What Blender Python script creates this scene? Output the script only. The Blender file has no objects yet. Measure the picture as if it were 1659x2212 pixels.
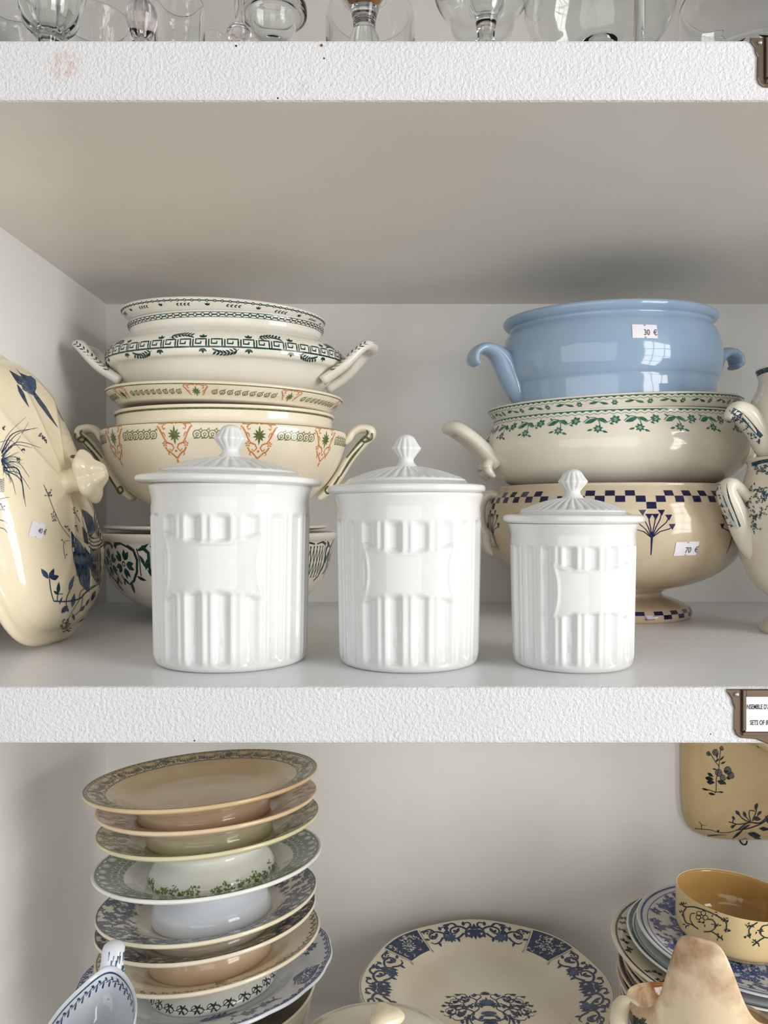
import bpy, math, random
import numpy as np
from mathutils import Vector, Matrix, Euler
from mathutils.bvhtree import BVHTree
from mathutils.geometry import tessellate_polygon

PI = math.pi
sc = bpy.context.scene
COL = sc.collection

def lin(c):
    return tuple(((v/255.0)/12.92 if v/255.0 <= .04045 else ((v/255.0+.055)/1.055)**2.4) for v in c)

# ------------------------------------------------------------------ camera
F, CX, HY = 1680.0, 853.0, 1110.0          # focal length and vanishing point in pixels of the 1659 x 2212 frame
cam_d = bpy.data.cameras.new('camera'); cam = bpy.data.objects.new('camera', cam_d); COL.objects.link(cam)
cam_d.sensor_fit = 'VERTICAL'; cam_d.sensor_height = 36.0; cam_d.sensor_width = 27.0
cam_d.lens = F*36.0/2212.0
cam_d.shift_x = -(CX-829.5)/2212.0
cam_d.shift_y = (HY-1106.0)/2212.0
cam_d.clip_start = .01
cam.location = (0, 0, 0); cam.rotation_euler = (PI/2, 0, 0)
sc.camera = cam

# ------------------------------------------------------------------ world, window light, added fill, exposure
sc.view_settings.view_transform = 'Standard'; sc.view_settings.look = 'None'
sc.view_settings.gamma = 1.0; sc.view_settings.use_curve_mapping = False
sc.view_settings.exposure = 0.03
w = bpy.data.worlds.new('world'); sc.world = w; w.use_nodes = True
w.node_tree.nodes['Background'].inputs[0].default_value = (.97, .985, 1.0, 1)
w.node_tree.nodes['Background'].inputs[1].default_value = .30

def area(name, loc, target, sx, sy, power, col):
    d = bpy.data.lights.new(name, 'AREA'); d.shape = 'RECTANGLE'; d.size = sx; d.size_y = sy
    d.energy = power; d.color = col
    o = bpy.data.objects.new(name, d); COL.objects.link(o); o.location = loc
    o.rotation_euler = (Vector(target)-Vector(loc)).to_track_quat('-Z', 'Y').to_euler()
    return o
WIN_A = ((2.15, -.85, .22), (0, .8, .22))   # the shop window to the right, behind the camera
area('added_front_fill', (-.6, -3.2, .1), (0, .8, 0), 4.0, 2.5, 56, (.97, .985, 1.0))  # unseen broad fill, added behind the camera to brighten the cupboard interior
area('window_daylight', (2.30, -.96, .22), (.0, .8, .22), 1.15, 2.3, 86, (1.0, .99, .96))

# ------------------------------------------------------------------ helpers
FLOOR_Y0, BACK = .55, 1.0835                 # shelf front plane and back panel, metres from the camera
def P(px, py, Y): return Vector(((px-CX)*Y/F, Y, (HY-py)*Y/F))

def tag(o, label=None, cat=None, group=None, kind=None):
    if label: o['label'] = label
    if cat: o['category'] = cat
    if group: o['group'] = group
    if kind: o['kind'] = kind
    return o
def thing(name, label, cat, loc=(0, 0, 0), rot=(0, 0, 0), group=None):
    o = bpy.data.objects.new(name, None); COL.objects.link(o)
    o.location = loc; o.rotation_euler = rot; o.empty_display_size = .02
    return tag(o, label, cat, group)
def mesh_obj(name, verts, faces, mat, parent=None, smooth=True):
    me = bpy.data.meshes.new(name)
    if isinstance(verts, np.ndarray): verts = verts.tolist()
    me.from_pydata(verts, [], faces)
    if smooth: me.polygons.foreach_set('use_smooth', [True]*len(me.polygons))
    for m in (mat if isinstance(mat, (list, tuple)) else [mat]): me.materials.append(m)
    me.update()
    o = bpy.data.objects.new(name, me); COL.objects.link(o)
    if parent: o.parent = parent
    return o
def copy_tree(o, parent=None):
    c = o.copy(); COL.objects.link(c); c.parent = parent
    for ch in list(o.children): copy_tree(ch, c)
    return c

def box_geo(x0, x1, y0, y1, z0, z1):
    v = [(x0,y0,z0),(x1,y0,z0),(x1,y1,z0),(x0,y1,z0),(x0,y0,z1),(x1,y0,z1),(x1,y1,z1),(x0,y1,z1)]
    f = [(0,3,2,1),(4,5,6,7),(0,1,5,4),(1,2,6,5),(2,3,7,6),(3,0,4,7)]
    return v, f

def spline(pts, per=6):
    """centripetal Catmull-Rom through control points; a third item 1 marks a sharp corner"""
    runs, cur = [], []
    for p in pts:
        cur.append((p[0], p[1]))
        if len(p) > 2 and len(cur) > 1: runs.append(cur); cur = [(p[0], p[1])]
    if len(cur) > 1: runs.append(cur)
    out = []
    for run in runs:
        q = [np.array(p, float) for p in run]
        q = [2*q[0]-q[1]] + q + [2*q[-1]-q[-2]]
        for i in range(1, len(q)-2):
            p0, p1, p2, p3 = q[i-1:i+3]
            t0 = 0; t1 = t0+max(np.linalg.norm(p1-p0), 1e-6)**.5; t2 = t1+max(np.linalg.norm(p2-p1), 1e-6)**.5; t3 = t2+max(np.linalg.norm(p3-p2), 1e-6)**.5
            for k in range(per):
                t = t1+(t2-t1)*k/per
                a1 = (t1-t)/(t1-t0)*p0+(t-t0)/(t1-t0)*p1; a2 = (t2-t)/(t2-t1)*p1+(t-t1)/(t2-t1)*p2; a3 = (t3-t)/(t3-t2)*p2+(t-t2)/(t3-t2)*p3
                b1 = (t2-t)/(t2-t0)*a1+(t-t0)/(t2-t0)*a2; b2 = (t3-t)/(t3-t1)*a2+(t-t1)/(t3-t1)*a3
                out.append((t2-t)/(t2-t1)*b1+(t-t1)/(t2-t1)*b2)
        out.append(q[-2])
    a = np.array(out); a[:, 0] = np.maximum(a[:, 0], 0)
    keep = [0]+[i for i in range(1, len(a)) if np.linalg.norm(a[i]-a[i-1]) > 1e-6]
    return a[keep]

class Surf:
    """surface of revolution (or oval) whose profile runs: centre below, foot, outside, rim, inside, centre above"""
    def __init__(s, pts, sx=1, sy=1, mod=None, seg=128, per=6, raw=False):
        s.pr = np.array(pts, float) if raw else spline(pts, per)
        s.sx, s.sy, s.mod, s.seg = sx, sy, mod, seg
        d = np.linalg.norm(np.diff(s.pr, axis=0), axis=1)
        s.S = np.concatenate([[0], np.cumsum(d)]); s.L = s.S[-1]
    def pt(s, th, a):
        r = np.interp(a, s.S, s.pr[:, 0]); z = np.interp(a, s.S, s.pr[:, 1])
        if s.mod: r, z = s.mod(th, r, z, a)
        return np.stack([s.sx*r*np.cos(th), s.sy*r*np.sin(th), z], -1)
    def nrm(s, th, a):
        e = 4e-4
        dt = s.pt(th+2e-3, a)-s.pt(th-2e-3, a); ds = s.pt(th, np.minimum(a+e, s.L))-s.pt(th, np.maximum(a-e, 0))
        n = np.cross(dt, ds); return n/np.maximum(np.linalg.norm(n, axis=-1, keepdims=True), 1e-12)
    def geo(s):
        n, m = len(s.pr), s.seg
        th = np.arange(m)*2*PI/m
        T, A = np.meshgrid(th, s.S, indexing='xy')
        v = s.pt(T.ravel(), A.ravel())
        f = []
        for i in range(n-1):
            a, b = i*m, (i+1)*m
            z0, z1 = s.pr[i, 0] < 1e-6, s.pr[i+1, 0] < 1e-6
            for j in range(m):
                k = (j+1) % m
                if z0 and z1: continue
                if z0: f.append((a, b+k, b+j))
                elif z1: f.append((a+j, a+k, b))
                else: f.append((a+j, a+k, b+k, b+j))
        return v, f
    def mesh(s, name, mat, parent=None):
        v, f = s.geo(); return mesh_obj(name, v, f, mat, parent)
    def s_z(s, z, side='out'):
        """arc length where the outside (or inside) of the profile passes height z"""
        i = int(np.argmax(s.pr[:, 1]))
        rng = range(0, i) if side == 'out' else range(len(s.pr)-2, i-1, -1)
        best = None
        for j in rng:
            z0, z1 = s.pr[j, 1], s.pr[j+1, 1]
            if (z0-z)*(z1-z) <= 0 and abs(z1-z0) > 1e-9:
                best = s.S[j]+(z-z0)/(z1-z0)*(s.S[j+1]-s.S[j])
        return best if best is not None else s.S[i]
    def band(s, s0, R, th0=0, off=2.5e-4):
        def m(uv):
            th = -PI/2+th0+uv[:, 0]/R; a = s0+uv[:, 1]
            return s.pt(th, a)+s.nrm(th, a)*off
        return m
    def top_r(s, rr):
        """arc length on the upper (inside) surface at radius rr"""
        i = int(np.argmax(s.pr[:, 1])); r = s.pr[i:, 0]; a = s.S[i:]
        o = np.argsort(r); return np.interp(rr, r[o], a[o])
    def plate(s, off=2.5e-4):
        """polar map for plates: u = angle, v = radius on the upper face"""
        def m(uv):
            th = -PI/2+uv[:, 0]; a = s.top_r(uv[:, 1]); return s.pt(th, a)+s.nrm(th, a)*off
        return m
    def disc(s, off=2.5e-4):
        def m(uv):
            th = np.arctan2(uv[:, 1], uv[:, 0]); a = s.top_r(np.hypot(uv[:, 0], uv[:, 1])); return s.pt(th, a)+s.nrm(th, a)*off
        return m

class Ink:
    """flat transfer print: strokes, leaves, discs in 2-D, laid on a surface by a map"""
    def __init__(s, sx=1.0, sy=1.0, step=.004): s.v = []; s.f = []; s.sx, s.sy, s.step = sx, sy, step; s.o = (0, 0, 0, 1, 1)
    def at(s, x=0, y=0, rot=0, sc=1, flip=1): s.o = (x, y, rot, sc, flip); return s
    def _t(s, x, y):
        ox, oy, r, k, fl = s.o; x = x*k*fl; y = y*k
        return ((ox+x*math.cos(r)-y*math.sin(r))*s.sx, (oy+x*math.sin(r)+y*math.cos(r))*s.sy)
    def tri(s, pts, faces):
        b = len(s.v); s.v += [s._t(*p) for p in pts]; s.f += [tuple(b+i for i in f) for f in faces]
    def poly(s, pts):
        if len(pts) <= 4 : s.tri(pts, [tuple(range(len(pts)))]); return
        pts = list(pts); t = [tuple(x) for x in tessellate_polygon([[Vector((p[0], p[1], 0)) for p in pts]])]
        lim = 2.2*s.step
        for _ in range(5):                      # split long triangles so the print follows a curved face
            out, mid = [], {}
            def m(a, b):
                key = (min(a, b), max(a, b))
                if key not in mid: mid[key] = len(pts); pts.append(((pts[a][0]+pts[b][0])/2, (pts[a][1]+pts[b][1])/2))
                return mid[key]
            big = False
            for (a, b, c) in t:
                L = max(math.dist(pts[a], pts[b]), math.dist(pts[b], pts[c]), math.dist(pts[c], pts[a]))
                if L > lim: big = True
            if not big: break
            for (a, b, c) in t: x, y, z = m(a, b), m(b, c), m(c, a); out += [(a, x, z), (x, b, y), (z, y, c), (x, y, z)]
            t = out
        s.tri(pts, t)
    def stroke(s, pts, w, w2=None, closed=False):
        p = [np.array(q, float) for q in pts]
        if closed: p.append(p[0])
        d = [p[0]]
        for a, b in zip(p, p[1:]):
            n = max(1, int(np.linalg.norm((b-a)*np.array([s.sx, s.sy]))*s.o[3]/s.step))
            for i in range(1, n+1): d.append(a+(b-a)*i/n)
        n = len(d); L, Rr = [], []
        for i in range(n):
            t = d[min(i+1, n-1)]-d[max(i-1, 0)]
            if closed and i in (0, n-1): t = d[1]-d[n-2]
            l = np.linalg.norm(t) or 1; nn = np.array([-t[1], t[0]])/l
            ww = w if w2 is None else w+(w2-w)*i/max(1, n-1)
            L.append(tuple(d[i]+nn*ww/2)); Rr.append(tuple(d[i]-nn*ww/2))
        s.tri(L+Rr, [(i, n+i, n+i+1, i+1) for i in range(n-1)])
    def arc(s, x, y, r, a0, a1, w, w2=None, n=10, ry=None):
        ry = r if ry is None else ry
        s.stroke([(x+r*math.cos(a0+(a1-a0)*i/n), y+ry*math.sin(a0+(a1-a0)*i/n)) for i in range(n+1)], w, w2)
    def ring(s, x, y, r, w, n=14, ry=None): s.arc(x, y, r, 0, 2*PI, w, None, n, ry)
    def disc(s, x, y, r, n=8, ry=None):
        ry = r if ry is None else ry
        s.tri([(x, y)]+[(x+r*math.cos(2*PI*i/n), y+ry*math.sin(2*PI*i/n)) for i in range(n)], [(0, 1+i, 1+(i+1) % n) for i in range(n)])
    def leaf(s, x, y, a, l, w, bend=0):
        c, si = math.cos(a), math.sin(a); pts = []
        for t, h in ((0, 0), (.2, .62), (.45, 1), (.75, .62), (1, 0)):
            pts.append((t*l, h*w/2, t))
        pts += [(p[0], -p[1], p[2]) for p in pts[-2:0:-1]]
        q = [(x+px*c-(py+bend*t*t)*si, y+px*si+(py+bend*t*t)*c) for px, py, t in pts]
        s.tri(q, [(0, 1, 7), (1, 2, 6, 7), (2, 3, 5, 6), (3, 4, 5)])
    def curl(s, x, y, a, r, turns, w, flip=1):
        n = int(10*turns)+4
        s.stroke([(x+r*(1-.8*i/n)*math.cos(a+flip*turns*2*PI*i/n)-r*math.cos(a), y+r*(1-.8*i/n)*math.sin(a+flip*turns*2*PI*i/n)-r*math.sin(a)) for i in range(n+1)], w, w*.6)
    def flower(s, x, y, r, n=6, a0=0, core=.28, w=.55):
        for i in range(n): a = a0+2*PI*i/n; s.leaf(x+r*core*math.cos(a), y+r*core*math.sin(a), a, r*(1-core), r*w)
        s.disc(x, y, r*core*.6, 6)
    def rect(s, x0, x1, y0, y1, nx=1, ny=1):
        pts = [(x0+(x1-x0)*i/nx, y0+(y1-y0)*j/ny) for j in range(ny+1) for i in range(nx+1)]
        s.tri(pts, [(j*(nx+1)+i, j*(nx+1)+i+1, (j+1)*(nx+1)+i+1, (j+1)*(nx+1)+i) for j in range(ny) for i in range(nx)])
    def build(s, name, mp, mat, parent=None):
        if not s.v: return None
        v = mp(np.array(s.v, float)); return mesh_obj(name, v, s.f, mat, parent)

def text_geo(txt, h, sxx=1.0, bold=.02, fit=None):
    c = bpy.data.curves.new('lettering', 'FONT'); c.body = txt; c.size = h*1.38; c.resolution_u = 3; c.offset = h*bold
    o = bpy.data.objects.new('lettering', c); COL.objects.link(o)
    bpy.context.view_layer.update()
    me = bpy.data.meshes.new_from_object(o.evaluated_get(bpy.context.evaluated_depsgraph_get()))
    if fit: sxx = fit/(max(p.co.x for p in me.vertices)-min(p.co.x for p in me.vertices))
    v = [(p.co.x*sxx, p.co.y) for p in me.vertices]; f = [tuple(p.vertices) for p in me.polygons]
    bpy.data.objects.remove(o); bpy.data.curves.remove(c); bpy.data.meshes.remove(me)
    return v, f
def ink_text(txt, x, y, h, sxx=1.0, rot=0, centre=False, fit=None):
    v, f = text_geo(txt, h, sxx, .03, fit); k = Ink()
    if centre:
        wd = max(p[0] for p in v); x -= wd/2
    k.at(x, y, rot); k.tri(v, f); return k

def tube(path, rad, mat, name, parent, sect=10, flat=None, caps=True, up=(0, 0, 1)):
    """tube along a smooth path; rad = list of (half width across, half thickness) per control point"""
    p = np.array(path, float); n0 = len(p)
    rr = np.array([(r, r) if not isinstance(r, (tuple, list)) else r for r in (rad if isinstance(rad, list) else [rad]*n0)], float)
    per = 6
    def cr(a):
        q = np.vstack([2*a[0]-a[1], a, 2*a[-1]-a[-2]]); o = []
        for i in range(1, len(q)-2):
            for k in range(per):
                t = k/per; p0, p1, p2, p3 = q[i-1:i+3]
                o.append(.5*((2*p1)+(-p0+p2)*t+(2*p0-5*p1+4*p2-p3)*t*t+(-p0+3*p1-3*p2+p3)*t**3))
        o.append(a[-1]); return np.array(o)
    c, rr = cr(p), np.maximum(cr(rr), 1e-4)
    n = len(c); v = []; f = []
    up = np.array(up, float)
    for i in range(n):
        t = c[min(i+1, n-1)]-c[max(i-1, 0)]; t /= np.linalg.norm(t)
        b = up-t*np.dot(up, t); b /= (np.linalg.norm(b) or 1); nn = np.cross(b, t)
        for j in range(sect):
            a = 2*PI*j/sect; v.append(c[i]+b*math.cos(a)*rr[i, 0]+nn*math.sin(a)*rr[i, 1])
    for i in range(n-1):
        for j in range(sect):
            k = (j+1) % sect; f.append((i*sect+j, (i+1)*sect+j, (i+1)*sect+k, i*sect+k))
    if caps: f.append(tuple(range(sect))); f.append(tuple((n-1)*sect+j for j in reversed(range(sect))))
    return mesh_obj(name, np.array(v), f, mat, parent)

# ------------------------------------------------------------------ materials
def new_mat(name):
    m = bpy.data.materials.new(name); m.use_nodes = True
    nt = m.node_tree; return m, nt, nt.nodes['Principled BSDF']
def noise(nt, scale, detail=3, rough=.55, coord='Object', vec=None):
    tc = nt.nodes.new('ShaderNodeTexCoord'); n = nt.nodes.new('ShaderNodeTexNoise')
    n.inputs['Scale'].default_value = scale; n.inputs['Detail'].default_value = detail; n.inputs['Roughness'].default_value = rough
    nt.links.new(vec if vec else tc.outputs[coord], n.inputs['Vector']); return n
def ramp(nt, fac, stops):
    r = nt.nodes.new('ShaderNodeValToRGB'); nt.links.new(fac, r.inputs[0])
    e = r.color_ramp.elements
    while len(e) < len(stops): e.new(.5)
    for el, (p, c) in zip(e, stops): el.position = p; el.color = (*c, 1)
    return r
def ceramic(name, col, col2=None, rough=.09, scale=9, lo=.42, hi=.7, wob=.12, spec=.5):
    """glazed earthenware: base colour clouded with a second tone, faint glaze ripple"""
    m, nt, b = new_mat(name); c = lin(col); c2 = lin(col2 or tuple(max(0, x-7) for x in col))
    n = noise(nt, scale, 5, .6); r = ramp(nt, n.outputs['Fac'], [(lo, c), (hi, c2)])
    nt.links.new(r.outputs[0], b.inputs['Base Color'])
    b.inputs['Roughness'].default_value = rough; b.inputs['Specular IOR Level'].default_value = spec
    w_ = noise(nt, 26, 2, .5); bp = nt.nodes.new('ShaderNodeBump'); bp.inputs['Strength'].default_value = wob; bp.inputs['Distance'].default_value = .004
    nt.links.new(w_.outputs['Fac'], bp.inputs['Height']); nt.links.new(bp.outputs[0], b.inputs['Normal'])
    return m
def print_mat(name, col, col2=None, rough=.1, scale=260):
    m, nt, b = new_mat(name); c = lin(col); c2 = lin(col2 or tuple(min(255, x+28) for x in col))
    n = noise(nt, scale, 3, .6); r = ramp(nt, n.outputs['Fac'], [(.4, c), (.72, c2)])
    nt.links.new(r.outputs[0], b.inputs['Base Color']); b.inputs['Roughness'].default_value = rough
    return m
def plain(name, col, rough=.5, metal=0):
    m, nt, b = new_mat(name); c = lin(col); n = noise(nt, 60, 3)
    r = ramp(nt, n.outputs['Fac'], [(.3, c), (.75, tuple(x*.93 for x in c))])
    nt.links.new(r.outputs[0], b.inputs['Base Color']); b.inputs['Roughness'].default_value = rough; b.inputs['Metallic'].default_value = metal
    return m
def paint(name, col, bump=.0, bscale=300, rough=.5, stains=(), dist=.001):
    """white paint; stains: list of (centre, radius, colour, noise) with a shape of their own"""
    m, nt, b = new_mat(name); c = lin(col)
    n = noise(nt, 7, 4, .6); r = ramp(nt, n.outputs['Fac'], [(.35, c), (.75, tuple(x*.95 for x in c))]); out = r.outputs[0]
    tc = nt.nodes.new('ShaderNodeTexCoord')
    for (p, rad, sc_, amt, nz) in stains:
        v = nt.nodes.new('ShaderNodeVectorMath'); v.operation = 'DISTANCE'; nt.links.new(tc.outputs['Object'], v.inputs[0]); v.inputs[1].default_value = p
        mr = nt.nodes.new('ShaderNodeMapRange'); mr.inputs['From Min'].default_value = rad*.45 if nz else rad*.8; mr.inputs['From Max'].default_value = rad; mr.inputs['To Min'].default_value = amt; mr.inputs['To Max'].default_value = 0
        nt.links.new(v.outputs['Value'], mr.inputs['Value']); fac = mr.outputs[0]
        if nz:
            q = noise(nt, 220, 4, .7); q2 = nt.nodes.new('ShaderNodeMapRange'); q2.inputs['From Min'].default_value = .42; q2.inputs['From Max'].default_value = .62
            nt.links.new(q.outputs['Fac'], q2.inputs['Value']); mu = nt.nodes.new('ShaderNodeMath'); mu.operation = 'MULTIPLY'
            nt.links.new(fac, mu.inputs[0]); nt.links.new(q2.outputs[0], mu.inputs[1]); fac = mu.outputs[0]
        mx = nt.nodes.new('ShaderNodeMix'); mx.data_type = 'RGBA'; nt.links.new(fac, mx.inputs['Factor']); nt.links.new(out, mx.inputs['A']); mx.inputs['B'].default_value = (*lin(sc_), 1); out = mx.outputs['Result']
    nt.links.new(out, b.inputs['Base Color']); b.inputs['Roughness'].default_value = rough
    if bump:
        q = noise(nt, bscale, 4, .6); bp = nt.nodes.new('ShaderNodeBump'); bp.inputs['Strength'].default_value = bump; bp.inputs['Distance'].default_value = dist
        nt.links.new(q.outputs['Fac'], bp.inputs['Height']); nt.links.new(bp.outputs[0], b.inputs['Normal'])
    return m
def glass(name, col=(252, 253, 252)):
    m, nt, b = new_mat(name); n = noise(nt, 12, 2); c = lin(col)
    r = ramp(nt, n.outputs['Fac'], [(.3, c), (.8, tuple(x*.985 for x in c))]); nt.links.new(r.outputs[0], b.inputs['Base Color'])
    b.inputs['Transmission Weight'].default_value = 1; b.inputs['Roughness'].default_value = .0; b.inputs['IOR'].default_value = 1.45
    return m
# ================================================================== the setting: a deep white cupboard in a shop
Z_MID, Z_MIDB, Z_TOPB, Z_TOP, Z_LOW = -.1224, -.1626, .2923, .3352, -.678
XL, XR = -.402, .80
M_wall = paint('white_cupboard_paint', (240, 238, 233), .12, 90, .42)
M_wallL = paint('white_side_panel_paint', (241, 240, 237), .12, 90, .42)
M_under = paint('satin_shelf_paint', (236, 232, 224), .05, 60, .38)
M_topface = paint('worn_shelf_top_paint', (234, 234, 236), .10, 140, .34)
def front_mat(name, stains=()): return paint(name, (232, 231, 232), .95, 400, .55, stains, .0020)
def fr(px, py): p = P(px, py, .55); return tuple(p)
M_front_top = front_mat('rough_painted_shelf_edge_stained', [
    (fr(140, 140), .014, (214, 178, 160), .75, True), (fr(510, 99), .0009, (40, 32, 28), 1, False), (fr(694, 98), .0012, (90, 48, 30), 1, False),
    (fr(694, 93), .004, (215, 170, 140), .6, True), (fr(700, 126), .0008, (70, 60, 55), 1, False), (fr(655, 190), .006, (206, 200, 196), .7, True), (fr(600, 212), .0008, (40, 40, 40), 1, False)])
M_front_mid = front_mat('rough_painted_shelf_edge', [(fr(1535, 1586), .0006, (70, 70, 70), 1, False), (fr(420, 1600), .0008, (120, 110, 100), 1, False)])
M_front_low = front_mat('rough_painted_shelf_edge_low')

def board(name, z0, z1, mats, label, y1=BACK):
    """shelf board with a softly rounded front edge; slots: under, top, front"""
    e = .0022; prof = [(y1, z0), (.55+e, z0), (.55+e*.3, z0+e*.3), (.55, z0+e), (.55, z1-e), (.55+e*.3, z1-e*.3), (.55+e, z1), (y1, z1)]
    xs = [XL, XR]; v = [(x, y, z) for x in xs for (y, z) in prof]; n = len(prof)
    f = [(i, n+i, n+i+1, i+1) for i in range(n-1)]; f = [tuple(reversed(q)) for q in f]
    f += [(n-1, 2*n-1, n, 0)[::-1], tuple(range(n)), tuple(reversed(range(n, 2*n)))]
    o = mesh_obj(name, v, f, mats, None, False)
    sl = [0, 2, 2, 2, 2, 2, 1, 0, 0, 0]
    for p, s_ in zip(o.data.polygons, sl): p.material_index = s_
    return tag(o, label, 'shelf', 'white cupboard shelves')
board('shelf', Z_TOPB, Z_TOP, [M_under, M_topface, M_front_top], 'upper white shelf board with stained rough edge, carrying the glassware')
board('shelf', Z_MIDB, Z_MID, [M_under, M_topface, M_front_mid], 'middle white shelf board with rough painted edge, carrying the three canisters')
board('shelf', Z_LOW-.04, Z_LOW, [M_under, M_topface, M_front_low], 'lowest white shelf board under the stacks of plates')

def slab(name, a, mat, lab=None):
    v, f = box_geo(*a); return tag(mesh_obj(name, v, f, mat, None, False), kind='structure')
slab('wall_back', (XL-.03, XR+.02, BACK, BACK+.02, -.80, 1.2), M_wall)
# left side panel: leans a touch, as in the photograph
v, f = box_geo(XL-.03, XL, .53, BACK, -.80, 1.2)
tag(mesh_obj('wall_left', v, f, M_wallL, None, False), kind='structure')
slab('added_cupboard_top', (XL, XR, .56, BACK, .735, .765), M_under)  # unseen cupboard top, added to darken the glassware compartment
slab('added_shade_board_1', (XL, XR, .53, .56, .625, .80), M_under)  # unseen header board, added to keep frontal light off the upper back panel
slab('wall_right', (XR, XR+.02, .53, BACK, -.80, 1.2), M_wallL)
slab('floor', (-4, 4, -4, 2.5, -1.32, -1.30), paint('grey_shop_floor', (176, 168, 156), .1, 20, .5))
# the shop window that lights the cupboard: frame and glazing bars
WR = thing('window_1', None, None, WIN_A[0]); WR['kind'] = 'structure'
WR.rotation_euler = (Vector(WIN_A[1])-Vector(WIN_A[0])).to_track_quat('-Z', 'Y').to_euler()
M_win = paint('window_frame_paint', (225, 225, 222), .05, 80, .5)
for x in (-.60, .60): mesh_obj('window_frame', *box_geo(x-.04, x+.04, -1.2, 1.2, -.03, .03), M_win, WR, False)
for y in (-1.18, 1.18): mesh_obj('window_frame', *box_geo(-.56, .56, y-.04, y+.04, -.03, .03), M_win, WR, False)
for x in (-.19, .19): mesh_obj('glazing_bar', *box_geo(x-.015, x+.015, -1.14, 1.14, -.02, .02), M_win, WR, False)
for y in (-.69, -.23, .23, .69): mesh_obj('glazing_bar', *box_geo(-.56, .56, y-.015, y+.015, -.015, .015), M_win, WR, False)

# ================================================================== metal label holders on the shelf edges
M_brz = plain('aged_bronze', (128, 112, 96), .38, .85); M_brzd = plain('dark_bronze', (84, 62, 50), .35, .85); M_steel = plain('screw_steel', (190, 185, 180), .3, .9)
M_card = plain('white_card', (246, 246, 246), .6); M_txt = plain('black_lettering', (52, 50, 52), .6)
def label_holder(dx, dy, label, text):
    k = .55/F
    t = thing('label_holder', label, 'label holder', tuple(P(1700+dx, 1546+dy, .55)), group='metal label holders on the shelf edges')
    half = [(-131, 58), (-131, 52), (-121, 38), (-119, 27), (-115, 17), (-116, -29), (-111, -41), (-102, -47), (-68, -50), (-56, -55), (-43, -60), (-20, -63), (0, -64)]
    pts = [(x*k, y*k) for x, y in half]; pts += [(-x, y) for x, y in reversed(pts[:-1])]
    n = len(pts); inn = [(x*.975, y*.97) for x, y in pts]
    v = [(x, -.0001, y) for x, y in pts]+[(x, -.0010, y) for x, y in pts]+[(x, -.0014, y) for x, y in inn]
    f = []
    for r in (0, 1):
        for i in range(n): j = (i+1) % n; f.append((r*n+i, r*n+j, (r+1)*n+j, (r+1)*n+i))
    tt = tessellate_polygon([[Vector((x, y, 0)) for x, y in inn]])
    for a in tt:
        p = [inn[i] for i in a]; cr = (p[1][0]-p[0][0])*(p[2][1]-p[0][1])-(p[1][1]-p[0][1])*(p[2][0]-p[0][0])
        f.append(tuple(2*n+i for i in (a if cr > 0 else a[::-1])))
    mesh_obj('backplate', v, f, M_brz, t, False)
    def bar(x0, x1, y0, y1, nm='frame_bar', m=M_brz, h=.0030):
        e = .0006; a, b, c, d = x0*k, x1*k, y0*k, y1*k
        vv = [(a,-.0014,c),(b,-.0014,c),(b,-.0014,d),(a,-.0014,d),(a+e,-h,c+e),(b-e,-h,c+e),(b-e,-h,d-e),(a+e,-h,d-e)]
        return mesh_obj(nm, vv, [(4,5,6,7),(0,1,5,4),(1,2,6,5),(2,3,7,6),(3,0,4,7)], m, t, False)
    for sg in (-1, 1):
        q = sorted((sg*103, sg*99)); bar(q[0], q[1], -33, 58, 'frame_bar', M_brzd, .0018)
        q = sorted((sg*100, sg*90)); bar(q[0], q[1], -31, 58)
        s_ = Surf([(0, .0), (.0018, 0, 1), (.0018, .0006), (.0012, .0014), (0, .0017)], seg=14); 
        sv, sf = s_.geo(); sv = np.stack([sv[:, 0], -sv[:, 2]-.0012, sv[:, 1]], -1); sv = sv+np.array([sg*111*k, 0, 47*k])
        mesh_obj('screw', sv, sf, M_steel, t)
    bar(-100, 100, -42, -32, 'frame_bar', M_brz); bar(-100, 100, -35, -32, 'frame_bar', M_brzd, .0033)
    cv, cf = box_geo(-92*k, 92*k, -.0021, -.0016, -33*k, 56*k)
    bar(-92, 92, 41, 58, 'frame_bar', M_brz, .0026)
    c = mesh_obj('card', cv, cf, M_card, t, False)
    for (tx, x, y, h, wd) in text:
        ki = ink_text(tx, x*k, y*k, h*k, 1, fit=wd*k)
        ki.build('lettering', lambda uv: np.stack([uv[:, 0], np.full(len(uv), -.00225), uv[:, 1]], -1), M_txt, c)
    return t
label_holder(0, 0, 'aged bronze label holder with printed white card on the middle shelf edge', [("NSEMBLE D'A", -90, 16, 10.5, 50), ('SETS OF IR', -83, -18, 10.5, 42)])
label_holder(50, -1404, 'aged bronze label holder on the upper shelf edge, mostly cut off by frame', [])

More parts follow.
